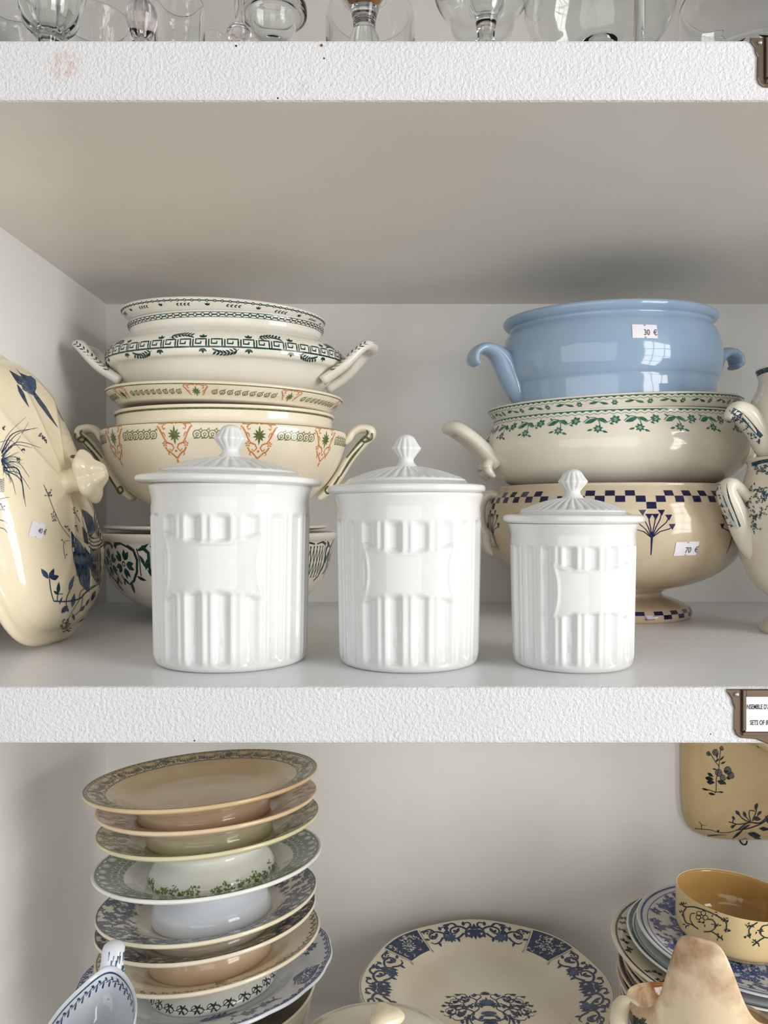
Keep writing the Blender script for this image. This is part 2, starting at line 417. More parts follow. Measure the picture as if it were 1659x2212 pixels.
# ================================================================== the three fluted canisters
M_iron = ceramic('white_ironstone_glaze', (225, 225, 223), (220, 220, 217), .06, 8, .45, .75, .10)
M_rimclay = ceramic('unglazed_rim_clay', (206, 190, 172), (225, 215, 205), .5, 40)
def sstep(a, b, x): t = np.clip((x-a)/(b-a), 0, 1); return t*t*(3-2*t)
def canister(cx, Y, R, h, flute_top, cz, ch, ca, coff, phase, label):
    base = P(cx, HY, Y); base.z = Z_MID
    t = thing('canister', label, 'canister', base, group='white fluted canisters')
    NF = 18
    lo = [(0, .002), (R*.86, .002), (R*.90, 0), (R*.955, .0008), (R*.985, .003), (R, .009)]
    body = [(R*(1+.037*i/60), .009+(h*.845-.009)*i/60) for i in range(1, 61)]
    hi = [(R*1.040, h*.87), (R*1.032, h*.90), (R*1.036, h*.925), (R*1.058, h*.965), (R*1.072, h*.985), (R*1.066, h*.997), (R*1.03, h), (R*.99, h*.985), (R*.97, h*.93), (R*.95, h*.5), (R*.93, h*.08), (R*.85, .006), (0, .006)]
    raw = np.vstack([spline(lo, 4), np.array(body), spline([body[-1]]+hi, 4)[1:]])
    ss = np.concatenate([[0], np.cumsum(np.linalg.norm(np.diff(raw, axis=0), axis=1))])
    i_out = len(spline(lo, 4))+60; s_out = ss[i_out]
    def mod(th, r, z, a):
        u = th+PI/2-coff; u = (u+PI) % (2*PI)-PI
        x = ((th+PI/2-phase)*NF/(2*PI)+.5) % 1-.5
        ch_ = np.clip(1-(x/.27)**2, 0, 1)**.75
        rib = np.exp(-((np.abs(x)-.36)/.045)**2)*.18-np.exp(-((np.abs(x)-.5)/.05)**2)*.16
        zz = sstep(.004, .010, z)*(1-sstep(flute_top-.0012, flute_top+.0006, z))
        uu, vv = u/ca, (z-cz)/ch
        au, av = np.abs(np.clip(uu, -1.6, 1.6)), np.abs(np.clip(vv, -1.8, 1.8))
        vt = .76+.24*np.minimum(au, 1)**2.4; ut = .88+.12*np.minimum(av, 1)**2.4
        e = np.maximum(av/vt, au/ut)
        cart = sstep(1.0, 1.10, e)
        rim_ = np.exp(-((e-1.0)/.045)**2)*.16
        d = (ch_-rib)*cart-rim_*2.3-.12*(1-cart)
        out = a < s_out+.001
        return np.where(out, r-.0033*(R/.064)*d*zz, r), z
    s_ = Surf(raw, mod=mod, seg=360, raw=True)
    s_.mesh('body', M_iron, t)
    ring = Surf([(R*1.01, h-.0003), (R*1.052, h+.0002, 1), (R*1.052, h+.0005), (R*1.01, h+.0005)], seg=72, per=2); ring.mesh('worn_rim', M_rimclay, t)
    return t
def lid(can, cx, Y, R, z0, rise, kr, kh, tilt):
    p = P(cx, HY, Y); p.z = z0
    pts = [(0, -.005), (R*.71, -.005, 1), (R*.72, -.0002, 1), (R*.95, -.0002), (R*.992, .0012), (R, .0032), (R*.99, .0054), (R*.955, .0064), (R*.84, .0072), (R*.76, rise*.42), (R*.745, rise*.49), (R*.62, rise*.64), (R*.45, rise*.81), (R*.28, rise*.93), (R*.16, rise*.985), (0, rise)]
    def mod(th, r, z, a):
        q = r/R; w_ = sstep(.17, .26, q)*(1-sstep(.71, .745, q))*(z > rise*.45)
        c = np.cos(th*36); return r, z-.0009*w_*(R/.077)*np.where(c > 0, c, c*.3)
    Surf(pts, mod=mod, seg=288, per=8).mesh('lid', M_iron, can)
    t = [c for c in can.children if c.name.startswith('lid')][0]
    t.location = p-can.location; t.rotation_euler = tilt
    kp = [(0, -.002), (kr*.86, -.002), (kr*.66, kh*.06), (kr*.52, kh*.14), (kr*.50, kh*.22), (kr*.60, kh*.30), (kr*.80, kh*.42), (kr*.98, kh*.535), (kr, kh*.57), (kr*.92, kh*.63), (kr*.76, kh*.74), (kr*.62, kh*.85), (kr*.47, kh*.93), (kr*.25, kh*.985), (0, kh)]
    def km(th, r, z, a):
        q = z/kh; w_ = sstep(.22, .36, q)*(1-sstep(.80, .92, q))
        return r*(1-w_*.085*(1-np.abs(np.cos(th*7)))), z
    ks = Surf(kp, mod=km, seg=112, per=6); v, f = ks.geo(); v[:, 2] += rise*.985
    mesh_obj('knob', v, f, M_iron, t)
    return t
can = canister(500, .655, .0628, .1465, .1217, .0822, .0245, .64, -.06, .09, 'largest white fluted canister with blank cartouche, left of the three')
lid(can, 497, .655, .0768, .0245, .0235, .0140, .0275, (0, math.radians(1.0), 0))
can = canister(883, .650, .0578, .1392, .1162, .0768, .0212, .64, -.02, .14, 'medium white fluted canister with blank cartouche, middle of the three')
lid(can, 878, .650, .0658, .0172, .0225, .0124, .0270, (0, math.radians(-.3), 0))
can = canister(1236, .640, .0484, .1148, .0972, .0632, .0205, .66, .14, .09, 'smallest white fluted canister with blank cartouche, right of the three')
lid(can, 1237, .640, .0570, -.0072, .0205, .0122, .0240, (0, math.radians(.3), 0))
# ================================================================== tureens: helpers
def sgn_pts(pts, k): return [((p[0]*k, p[1]*k) + tuple(p[2:])) for p in pts]
def sticker(parent, surf, th, s0, w_, h_, txt, rot=0, name='price_sticker'):
    """small notched price label stuck on a surface"""
    mp = surf.band(s0, 1.0, th, 5e-4)
    R = float(np.linalg.norm(surf.pt(np.array([th-PI/2+.01]), np.array([s0]))-surf.pt(np.array([th-PI/2-.01]), np.array([s0]))))/.02
    k = Ink(1/R, 1); k.at(0, 0, rot); nx = 8
    n = .0016
    def strip(x0, x1, y0, y1): k.rect(x0, x1, y0, y1, 5, 3)
    strip(-w_/2, -.0012, -h_/2, h_/2); strip(.0012, w_/2, -h_/2, h_/2); strip(-.0012, .0012, -h_/2+n, h_/2-n)
    st = k.build(name, mp, M_stick, parent)
    v, f = text_geo(txt, h_*.42, .80); q = Ink(1/R, 1); c, s_ = math.cos(rot), math.sin(rot)
    q.at(-.06*w_*c, -.06*w_*s_-h_*.28, rot); q.tri(v, f)
    q.build('price_lettering', surf.band(s0, 1.0, th, 8e-4), M_stxt, st)
    return st
M_stick = plain('price_label_paper', (236, 232, 240), .55); M_stxt = plain('price_label_ink', (96, 92, 100), .6)

def ear(parent, side, pts, rads, mat, name='handle', sect=12, y0=0, up=(0, 1, 0)):
    """strap handle in the vertical plane through the long axis; pts = (distance from centre, height)"""
    path = [(side*x, y0, z) for x, z in pts]
    return tube(path, rads, mat, name, parent, sect, up=up)
def u_loop(parent, side, x0, xt, z0, zt, wy, rad, mat, name='handle', zmid=None):
    """loop handle: leaves the body, runs out and up, turns and comes back"""
    zm = (z0+zt)/2 if zmid is None else zmid
    path = [(side*x0, -wy, z0), (side*(x0+(xt-x0)*.45), -wy*1.02, zm), (side*(x0+(xt-x0)*.85), -wy*.8, zt-.002), (side*xt, 0, zt), (side*(x0+(xt-x0)*.85), wy*.8, zt-.002), (side*(x0+(xt-x0)*.45), wy*1.02, zm), (side*x0, wy, z0)]
    return tube(path, rad, mat, name, parent, 12)

# ------------------------------------------------------------------ left stack
kL = .94/F; XLs, YLs = -.2037, .94
M_cw = ceramic('cool_white_glaze', (233, 231, 221), (226, 220, 205), .08, 9)
M_cream = ceramic('pale_cream_glaze', (236, 226, 204), (228, 208, 178), .08, 8, .5, .8)
M_wb = ceramic('wash_bowl_glaze', (230, 224, 212), (224, 214, 196), .08, 9)
I_teal = print_mat('dark_teal_print', (10, 46, 46), (34, 78, 74)); I_dkgreen = print_mat('green_black_print', (10, 44, 44), (24, 84, 78), scale=120)
I_olive = print_mat('olive_green_print', (84, 98, 48), (120, 130, 84)); I_orange = print_mat('ochre_orange_print', (200, 116, 48), (216, 144, 80))

# wash bowl with stencilled green flowers
t = thing('wash_bowl', 'white wash bowl with dark green stencilled flowers under the cream tureen', 'bowl', (-.211, YLs, Z_MID))
s_ = Surf([(0, .006), (.052, .006), (.056, 0), (.062, .001), (.066, .006), (.092, .016), (.118, .036), (.130, .060), (.1345, .080), (.1365, .090), (.1395, .0935), (.1412, .0975), (.140, .1005), (.136, .1005), (.132, .096), (.128, .08), (.118, .044), (.09, .022), (0, .012)], sy=.97)
s_.mesh('body', M_wb, t)
k = Ink(); R = .135; s0 = s_.s_z(.056)
def wb_flower(x, y, r, a=0):
    for i in range(5): an = a+i*2*PI/5; k.leaf(x+r*.3*math.cos(an), y+r*.3*math.sin(an), an-.35, r*.85, r*.42, .0008); k.leaf(x+r*.3*math.cos(an), y+r*.3*math.sin(an), an+.3, r*.8, r*.42)
    k.ring(x, y, r*.16, r*.09, 10)
for b in range(5):
    x0 = R*(-.777+b*2*PI/5)
    k.at(x0, 0)
    wb_flower(-.0155, .013, .0155, .5); wb_flower(.0155, .013, .0155, 1.1)
    for sg in (-1, 1):
        k.at(x0, 0, 0, 1.18, sg)
        k.stroke([(.002, .026), (.006, .030), (.014, .0305), (.022, .027)], .0045, .0015); k.stroke([(.022, .028), (.030, .024), (.033, .015), (.030, .004), (.022, -.005), (.012, -.010)], .0035, .0022)
        k.stroke([(.034, .026), (.036, .014), (.034, .0)], .0012); k.leaf(.018, -.008, -2.2, .014, .005, .002); k.leaf(.012, -.010, 2.2, .009, .004); k.leaf(.028, 0, -.6, .012, .004, .003)
        k.stroke([(.003, -.010), (.006, -.006), (.004, 0)], .003, .0012)
        k.leaf(.034, .024, .2, .016, .004, .004); k.leaf(.036, .02, -.9, .014, .004, -.003)
        # lattice field between the flowers
        if sg == 1:
            for i in range(7):
                a = -.017+i*.0057; k.stroke([(.0719+a-.003, -.006), (.0719+a+.004, .026)], .0009); k.stroke([(.0719+a-.003, .026), (.0719+a+.004, -.006)], .0009)
        k.stroke([(.040, .028), (.047, .022), (.046, .008), (.051, -.006), (.058, -.010)], .0038, .0018); k.leaf(.047, .018, -2, .013, .005); k.leaf(.050, -.002, 2.2, .011, .0045); k.stroke([(.050, .027), (.060, .030), (.070, .028)], .003, .0012)
k.build('printed_flowers', s_.band(s0, R), I_dkgreen, t)
# white plate lying on the bowl
t = thing('plate', 'plain white plate laid over the wash bowl, under the cream tureen', 'plate', (-.213, YLs, -.0217))
Surf([(0, .0), (.07, .0), (.074, .001), (.122, .0034), (.1305, .0052), (.1312, .0068), (.129, .0082), (.10, .0065), (.075, .0048), (0, .0045)], sy=.97).mesh('body', M_wb, t)

# cream tureen with orange and green lambrequin border
zc = -.0166
t = thing('soup_tureen', 'cream tureen with orange lambrequins and green circle border, behind the largest canister', 'tureen', (-.2042, YLs, zc))
kz = lambda py: (HY-py)*kL-zc
TP = [(0, .006), (.045, .006), (.052, 0), (.060, .001), (.061, .005), (.058, .010), (.075, .020), (.100, .033), (.120, .050), (.136, .074), (.1445, .098), (.1462, kz(942)-.002), (.1455, kz(938)), (.1415, kz(934)), (.131, kz(931)), (.1285, kz(926)), (.1278, kz(915)), (.1285, kz(907)), (.1305, kz(903)), (.1305, kz(899)), (.127, kz(898)), (.122, kz(905)), (.122, kz(935)), (.12, kz(1000)), (.07, .022), (0, .016)]
s_ = Surf(TP, sy=.80); s_.mesh('body', M_cream, t)
R = .145; s0 = s_.s_z(kz(959))-.0125
go, gg = Ink(), Ink()
def lambrequin(g, o, x, y, k_=1.0, drop=True):
    g.at(x, y, 0, k_); o.at(x, y, 0, k_)
    for i in range(10): a = PI/2+i*PI/5; g.leaf(0, 0, a, .0105 if i % 5 == 0 else .0075, .0024)
    for sg in (-1, 1):
        o.at(x, y, 0, k_, sg)
        o.stroke([(.001, .0125), (.006, .0135), (.011, .012), (.0135, .009), (.012, .006), (.010, .0075)], 0.0018, 0.0011)
        o.stroke([(.012, .012), (.018, .0125), (.020, .009), (.0175, .008)], 0.0015, 0.0010); o.stroke([(.0185, .009), (.015, .003), (.0125, -.003), (.0095, -.008)], 0.0020, 0.0013)
        o.stroke([(.0135, .003), (.0115, .0015), (.0105, -.002)], 0.0014, 0.0008)
        if drop:
            o.stroke([(.0095, -.008), (.004, -.010), (.002, -.014), (.005, -.0175), (.0075, -.015)], 0.0017, 0.0011); o.flower(.0122, -.0095, .0034, 5, .3)
            o.stroke([(.0122, -.013), (.010, -.017), (.0065, -.019), (.003, -.0225), (0, -.0255)], 0.0017, 0.0014); o.stroke([(.0085, -.018), (.0095, -.021), (.0075, -.022)], 0.0014, 0.0008)
    if drop:
        o.at(x, y, 0, k_); o.disc(0, -.0175, .0014); o.leaf(0, -.026, -PI/2, .007, .0026); o.leaf(0, -.026, PI/2-.8, .004, .0015); o.leaf(0, -.026, PI/2+.8, .004, .0015)
def circles(g, x0, x1, y, n, r):
    for i in range(n):
        x = x0+(x1-x0)*(i+.5)/n; g.at(x, y); g.ring(0, 0, r, .00095, 12)
        for a in (.4, 1.65, 2.9, 4.15, 5.4): g.disc(r*.36*math.cos(a), r*.36*math.sin(a), r*.19, 5)
        g.stroke([(0, -r*.4), (-r*.3, -r*.95), (-r*.9, -r*1.1)], .0008); g.stroke([(r*.3, r*.9), (r, r*1.35), (r*1.3, r*.9)], .0009, .0006); g.leaf(r*.9, r*1.1, 1.0, r*.6, r*.3)
N = 10; st = 2*PI/N
for i in range(N):
    x = R*(-.21+i*st); go = Ink(); lambrequin(gg, go, x, .012, 1.0); go.build('lambrequin_print', s_.band(s0, R), I_orange, t)
    circles(gg, x+.021, x+R*st-.021, .0125, 6, .0043)
gg.build('green_print', s_.band(s0, R), I_olive, t)
k = Ink()
for zz, ww in ((kz(936), .0014), (kz(906), .0026)):
    a = s_.s_z(zz); k.stroke([(R*2*PI*i/96, a) for i in range(97)], ww)
k.build('green_lines', s_.band(0, R), I_olive, t)
# its lid lies upside down in the neck
lz = kz(890)
LP = [(0, -.012), (.03, -.012), (.09, -.003), (.1235, .0005), (.1275, .004), (.1345, .0095), (.1400, .0150), (.1412, .0172), (.1395, .0190), (.135, .0180), (.126, .008), (.10, .0035), (.0, .0)]
ls = Surf(LP, sy=.80); lo_ = ls.mesh('inverted_lid', M_cream, t); lo_.location = (0, 0, lz); lo_.rotation_euler = (0, math.radians(1.4), 0)
lg, lor = Ink(), Ink(); s0 = ls.s_z(.0085)
for i in range(8):
    x = R*(-.067+i*2*PI/8); lor = Ink(); lambrequin(lg, lor, x, -.0005, .72, False); lor.build('lambrequin_print', ls.band(s0, R), I_orange, lo_); circles(lg, x+.017, x+R*2*PI/8-.017, -.001, 9, .0030)
a = ls.s_z(.0155)-s0; lg.at(); lg.stroke([(R*2*PI*i/96, a) for i in range(97)], .0011)
lg.build('green_print', ls.band(s0, R), I_olive, lo_)
I_olive2 = print_mat('handle_green_line', (74, 84, 44), (104, 108, 64))
for sd in (-1, 1):
    hp = [(.112, kz(1078)), (.122, kz(1062)), (.136, kz(1030)), (.150, kz(990)), (.166, kz(956)), (.1755, kz(940)), (.174, kz(929)), (.163, kz(926)), (.154, kz(934)), (.149, kz(948)), (.1435, kz(958))]
    h = ear(t, sd, hp, [(.011, .004), (.011, .0055), (.010, .006), (.010, .006), (.011, .0062), (.012, .0060), (.012, .0058), (.011, .0055), (.010, .005), (.010, .005), (.010, .004)], M_cream)
    # scroll at the top and green feather lines
    tube([(sd*.1735, -.013, kz(951)), (sd*.1690, -.013, kz(945)), (sd*.1655, -.013, kz(951)), (sd*.1685, -.013, kz(957)), (sd*.1765, -.013, kz(950)), (sd*.1770, -.013, kz(938))], .0012, I_olive2, 'painted_line', h, 6)
    for dx, a_, b_ in ((-.004, 3, 6), (.003, 2, 4)):
        tube([(sd*(hp[i][0]+dx), -.0098, hp[i][1]) for i in range(a_, b_+1)], [.0007]+[.0015]*(b_-a_-1)+[.0007], I_olive2, 'painted_line', h, 6)
    tube([(sd*.128, -.0095, kz(1058)), (sd*.124, -.0105, kz(1052)), (sd*.121, -.0105, kz(1060)), (sd*.125, -.0105, kz(1066)), (sd*.131, -.0098, kz(1050)), (sd*.138, -.0098, kz(1030))], .0012, I_olive2, 'painted_line', h, 6)

# Greek key tureen on top
zg = lz+zc+.0040
t = thing('soup_tureen', 'white oval tureen with dark teal Greek key band, topmost of the left stack', 'tureen', (-.2030, YLs, zg))
kz = lambda py: (HY-py)*kL-zg
GP = [(0, .004), (.060, .004), (.066, 0), (.074, .0005), (.080, .004), (.098, .012), (.118, .026), (.132, .042), (.1405, kz(800)), (.1428, kz(786)), (.1405, kz(771)), (.133, kz(757)), (.122, kz(746)), (.1155, kz(739)), (.1130, kz(732)), (.1138, kz(724)), (.1163, kz(716)), (.1170, kz(711)), (.1158, kz(708)), (.112, kz(709)), (.108, kz(718)), (.11, kz(742)), (.134, kz(785)), (.09, .016), (0, .010)]
s_ = Surf(GP, sy=.72); s_.mesh('body', M_cw, t)
R = .1415; s0 = s_.s_z(kz(788)); k = Ink()
n = 52; W = 2*PI*R/n; hgt = .0088
for i in range(n):
    x = (i+.15)*W; k.at(x, 0, 0, 1, 1 if i % 2 else 1); q = W/6; y = hgt/5; ww = .0018
    k.stroke([(0, 0), (5*q, 0), (5*q, 5*y), (q, 5*y), (q, 2*y), (3*q, 2*y), (3*q, 3.4*y)], ww); k.stroke([(0, 0), (0, 5*y)], ww*.8); k.stroke([(5*q, 0), (6*q, 0)], ww)
def spray(k, x, y, fl, up):
    k.at(x, y, 0, 1, fl)
    pts = [(-.014, 0), (-.008, .0035*up), (0, .0045*up), (.008, .0035*up), (.014, 0)]
    k.stroke(pts, .0006)
    for j in range(7):
        tt = -.012+j*.0037; yy = (.0045-abs(tt)**1.5*2.2)*up
        k.leaf(tt, yy, .85*up, .0066, .0025); k.leaf(tt, yy, -.55*up, .0056, .0022)
m = 18
for i in range(m):
    x = 2*PI*R*(i+.42)/m
    if i % 2: spray(k, x, hgt+.0022, 1 if i % 4 == 1 else -1, 1)
    else: spray(k, x, -.0024, 1 if i % 4 else -1, -1)
    for yy, a in ((hgt+.0018, PI/2), (-.0018, -PI/2)):
        k.at(x+(PI*R/m), yy)
        for d in (-.9, 0, .9): k.leaf(0, 0, a+d, .0056, .0028)
k.build('greek_key_print', s_.band(s0, R), I_teal, t)
def chain(k, R, y, n, r, w_=.0006):
    for i in range(n): k.at(2*PI*R*i/n, y); k.ring(0, 0, r, w_, 8); k.stroke([(r, 0), (2*PI*R/n-r, 0)], w_*1.4)
k = Ink(); chain(k, .116, 0, 84, .0019, .0010); k.at(); k.stroke([(.116*2*PI*i/96, .0027) for i in range(97)], .0007); k.stroke([(.116*2*PI*i/96, -.0027) for i in range(97)], .0006)
k.build('chain_print', s_.band(s_.s_z(kz(717)), .116), I_teal, t)
LP = [(0, -.010), (.03, -.010), (.088, -.002), (.108, .0), (.1115, .0025), (.1180, .0075), (.1212, .0108), (.1222, .0128), (.1205, .0145), (.117, .0135), (.108, .006), (.09, .003), (0, .0)]
ls = Surf(LP, sy=.72); lo_ = ls.mesh('inverted_lid', M_cw, t); lo_.location = (-.0035, 0, kz(710)); lo_.rotation_euler = (0, math.radians(2.0), 0)
k = Ink(); chain(k, .12, 0, 90, .0013, .0009); k.at(); s1 = ls.s_z(.0105)
for i in range(26):
    k.at(2*PI*.12*i/26, -.0060)
    if i % 2: 
        for j in range(4): k.leaf(-.008+j*.0045, 0, .6, .0045, .0018); k.leaf(-.008+j*.0045, 0, -.5, .0035, .0015)
    else:
        for d in (-.7, 0, .7): k.leaf(0, -.001, PI/2+d, .0045, .0022)
k.build('chain_and_leaf_print', ls.band(s1, .12), I_teal, lo_)
for sd in (-1, 1):
    h = u_loop(t, sd, .118, .1755, kz(833), kz(753), .032, [(.006, .008), (.0062, .0095), (.0062, .0085), (.006, .008), (.0062, .0085), (.0062, .0095), (.006, .008)], M_cw, zmid=kz(800))
    hk = Ink()
    bv = BVHTree.FromPolygons([v.co for v in h.data.vertices], [tuple(p.vertices) for p in h.data.polygons])
    # laurel running along the near limb of the loop
    vv, ff = [], []
    A = Vector((sd*.1235, -.032, kz(826))); B = Vector((sd*.1735, -.018, kz(757)))
    d = (B-A).normalized(); nrm = Vector((0, -1, .35)).normalized(); sid = d.cross(nrm).normalized()
    def put(quad):
        ids = []
        for (a, b) in quad:
            p0 = A+d*a+sid*b; hit = bv.ray_cast(p0+nrm*.05, -nrm)
            if hit[0] is None: return
            vv.append(tuple(hit[0]+hit[1]*3e-4)); ids.append(len(vv)-1)
        ff.append(tuple(ids))
    for i in range(9):
        x = .006+i*.0062
        put([(x, 0), (x+.003, .0024), (x+.0062, .0030), (x+.0032, .0006)]); put([(x, 0), (x+.0032, -.0006), (x+.0062, -.0030), (x+.003, -.0024)])
    for (a0, a1, b0, b1) in ((.066, .0675, -.004, .004), (.0675, .075, .003, .004), (.0675, .075, -.004, -.003), (.0735, .075, -.003, .003), (.069, .072, -.0015, .0015)):
        put([(a0, b0), (a1, b0), (a1, b1), (a0, b1)])
    if ff: mesh_obj('laurel_print', vv, ff, I_teal, h)

# ------------------------------------------------------------------ right stack
kR = .945/F; XRs, YRs = .2655, .945
M_tan = ceramic('stained_cream_glaze', (212, 198, 172), (184, 160, 130), .10, 6, .42, .72)
M_gw = ceramic('grey_cream_glaze', (226, 221, 207), (214, 204, 184), .07, 7)
M_blue = ceramic('powder_blue_glaze', (148, 171, 194), (138, 162, 188), .06, 8)
I_navy = print_mat('navy_check_print', (18, 20, 58), (34, 36, 84)); I_green = print_mat('leaf_green_print', (34, 92, 72), (86, 132, 110))
# footed tureen with navy checks
t = thing('footed_tureen', 'stained cream footed tureen with navy checker border and umbel flowers', 'tureen', (XRs, YRs, Z_MID))
kz = lambda py: (HY-py)*kR-Z_MID
CP = [(0, .012), (.05, .012), (.078, .003), (.082, 0), (.0885, .0005), (.0905, .006), (.0865, .014), (.070, .0215), (.058, .0255), (.056, .029), (.064, .0335), (.092, .041), (.120, .054), (.141, .074), (.1515, .098), (.1530, .118), (.1490, .138), (.1425, kz(1066)), (.1375, kz(1056)), (.1370, kz(1052)), (.134, kz(1051)), (.130, kz(1060)), (.142, .12), (.13, .075), (.08, .046), (0, .038)]
s_ = Surf(CP, sy=.93); s_.mesh('body', M_tan, t)
k = Ink(); R = .148; n = 90; W = 2*PI*R/n; s0 = s_.s_z(kz(1088)); hh = .0072; ph = -W/2/R
for i in range(n):
    k.at(i*W, 0); y = -hh if i % 10 == 0 else (hh if i % 2 == 0 else 0)
    k.rect(.02*W, .98*W, y, y+hh, 2, 2)
k.build('checker_print', s_.band(s0, R, ph), I_navy, t)
for i in range(9):
    k = Ink(); k.at(W*(.5+10*i), -.0110)
    for a in (-1.25, -.8, -.42, -.14, .14, .42, .8, 1.25):
        l = .0235 if abs(a) < .9 else .0215; x, y = l*math.sin(a), -.022+l*math.cos(a)
        if abs(a) in (.14,): y -= .006
        k.stroke([(0, -.0265), (x*.4, -.022+(y+.022)*.30), (x*.85, -.022+(y+.022)*.7), (x, y)], .0010)
        k.poly([(x-.0036, y+.0030), (x+.0038, y+.0032), (x+.0004, y-.0030)])
    k.stroke([(0, -.020), (.0004, -.032), (.0014, -.046)], .0026, .0010)
    k.build('umbel_print', s_.band(s0, R, ph), I_navy, t)
k = Ink(); n = 48; W = 2*PI*.088/n
for i in range(n): k.rect(i*W, (i+1)*W, 0 if i % 2 else .0048, .0048 if i % 2 else .0096, 2, 2)
k.build('foot_checker_print', s_.band(s_.s_z(.0045), .088), I_navy, t)
sticker(t, s_, .27, s_.s_z(.086), .0270, .0158, '70  €', .03)
for sd in (-1, 1):
    h = ear(t, sd, [(.138, .142), (.150, .146), (.160, .138), (.163, .122), (.160, .104), (.150, .092), (.140, .088)], [(.015, .007), (.014, .007), (.013, .0075), (.013, .0075), (.016, .008), (.020, .009), (.020, .006)], M_gw)
    for j in range(5):
        a = (j-2)*.3; tube([(sd*.156, .011*(j-2), .098), (sd*.157, .013*(j-2), .086), (sd*(.150), .013*(j-2), .074)], [.004, .0056, .002], M_gw, 'shell_rib', h, 8)

# green flower tureen with inverted lid
zf = .0302
t = thing('soup_tureen', 'oval cream tureen with green zigzag and flower garland, under the blue dish', 'tureen', (.2690, YRs, zf), (0, math.radians(-1.2), 0))
kz = lambda py: (HY-py)*kR-zf
FP = [(0, .004), (.080, .004), (.086, 0), (.098, .0005), (.118, .004), (.136, .012), (.1500, .024), (.1585, .040), (.1602, .050), (.1575, .062), (.1515, .073), (.1470, .081), (.1462, .085), (.1440, .0865), (.140, .085), (.141, .07), (.15, .05), (.13, .02), (.08, .010), (0, .008)]
s_ = Surf(FP, sy=.68); s_.mesh('body', M_gw, t)
R = .15; k = Ink(); n = 110
def zig(k, R, y, n, h, w_=.0005):
    W = 2*PI*R/n; k.at()
    for i in range(n): k.poly([(i*W, y+h), (i*W+W, y+h), (i*W+W/2, y+h*.25)]); k.stroke([(i*W, y), (i*W+W/2, y-h*.7), (i*W+W, y)], w_)
    k.stroke([(2*PI*R*i/120, y+h) for i in range(121)], .0010)
s0 = s_.s_z(.081)
zig(k, R, 0, n, .0030)
def sprig(k, x, y, sc_=1.0):
    k.at(x, y, 0, sc_)
    k.stroke([(-.018, .001), (-.012, .007), (-.006, .006), (-.002, .001), (-.001, -.006)], .0008); k.stroke([(-.002, .003), (.004, -.001), (.010, .002), (.016, .004)], .0008)
    k.leaf(-.017, -.0005, .35, .015, .0055, .001); k.leaf(-.004, .005, -.35, .011, .0048, -.001); k.leaf(-.012, .005, 2.4, .006, .002)
    k.flower(-.003, -.0075, .0050, 7, .2, .2, .5); k.flower(.014, .003, .0056, 6, .8, .2, .6); k.leaf(.008, -.001, -.5, .005, .002); k.leaf(-.008, -.008, 3.4, .006, .0025); k.leaf(.001, -.010, -.4, .006, .0025)
for i in range(22): sprig(k, 2*PI*R*i/22, -.0125, 1.06)
k.build('garland_print', s_.band(s0, R), I_green, t)
LP = [(0, -.008), (.03, -.008), (.110, -.002), (.1405, .0), (.1440, .0030), (.1490, .0085), (.1512, .0112), (.1522, .0138), (.1500, .0158), (.146, .015), (.138, .008), (.11, .003), (0, .001)]
ls = Surf(LP, sy=.68); lo_ = ls.mesh('inverted_lid', M_gw, t); lo_.location = (-.001, 0, .0862); lo_.rotation_euler = (0, math.radians(-1.0), 0)
k = Ink(); zig(k, .15, 0, 120, .0028)
for i in range(24):
    k.at(2*PI*.15*i/24, -.0058); k.leaf(-.016, 0, .2, .011, .0036); k.leaf(-.004, .001, -.3, .010, .0034); k.flower(.012, 0, .0038, 6, 0, .2, .6); k.stroke([(-.016, .0006), (-.010, .003), (.004, 0)], .0006)
k.build('garland_print', ls.band(ls.s_z(.0105), .15), I_green, lo_)
for sd in (-1, 1):
    h = u_loop(t, sd, .146, .200, .030, .0775, .026, [(.010, .012), (.0085, .0115), (.0080, .011), (.0080, .011), (.0080, .011), (.0085, .0115), (.010, .012)], M_gw, zmid=.058)
    for sg in (-1, 1):
        for j in range(3): tube([(sd*.157, sg*(.022+.006*j), .036), (sd*.160, sg*(.022+.007*j), .026), (sd*.152, sg*(.022+.007*j), .016)], [.005, .006, .002], M_gw, 'shell_rib', h, 8)
    zv, zf_ = [], []
    for i in range(9):
        A = [(sd*(.163+.0042*i), -.024+.0008*i, .0722+.00095*i+o) for o in (0,)]
    kk = Ink()
    bv = BVHTree.FromPolygons([v.co for v in h.data.vertices], [tuple(p.vertices) for p in h.data.polygons])
    for i in range(11):
        for (da, db, dc) in (((0, .003), (.0040, .003), (.0020, .0)), ((0, -.003), (.0040, -.003), (.0020, -.0055))):
            ids = []
            for (a, b) in (da, db, dc):
                hit = bv.ray_cast(Vector((sd*(.158+.0036*i+a), -.0225+b*1.2+.00115*i, .15)), Vector((0, -.05, -1)))
                if hit[0] is None: ids = []; break
                zv.append(tuple(hit[0]+hit[1]*3e-4)); ids.append(len(zv)-1)
            if ids: zf_.append(tuple(ids))
    if zf_: mesh_obj('zigzag_print', zv, zf_, I_green, h)

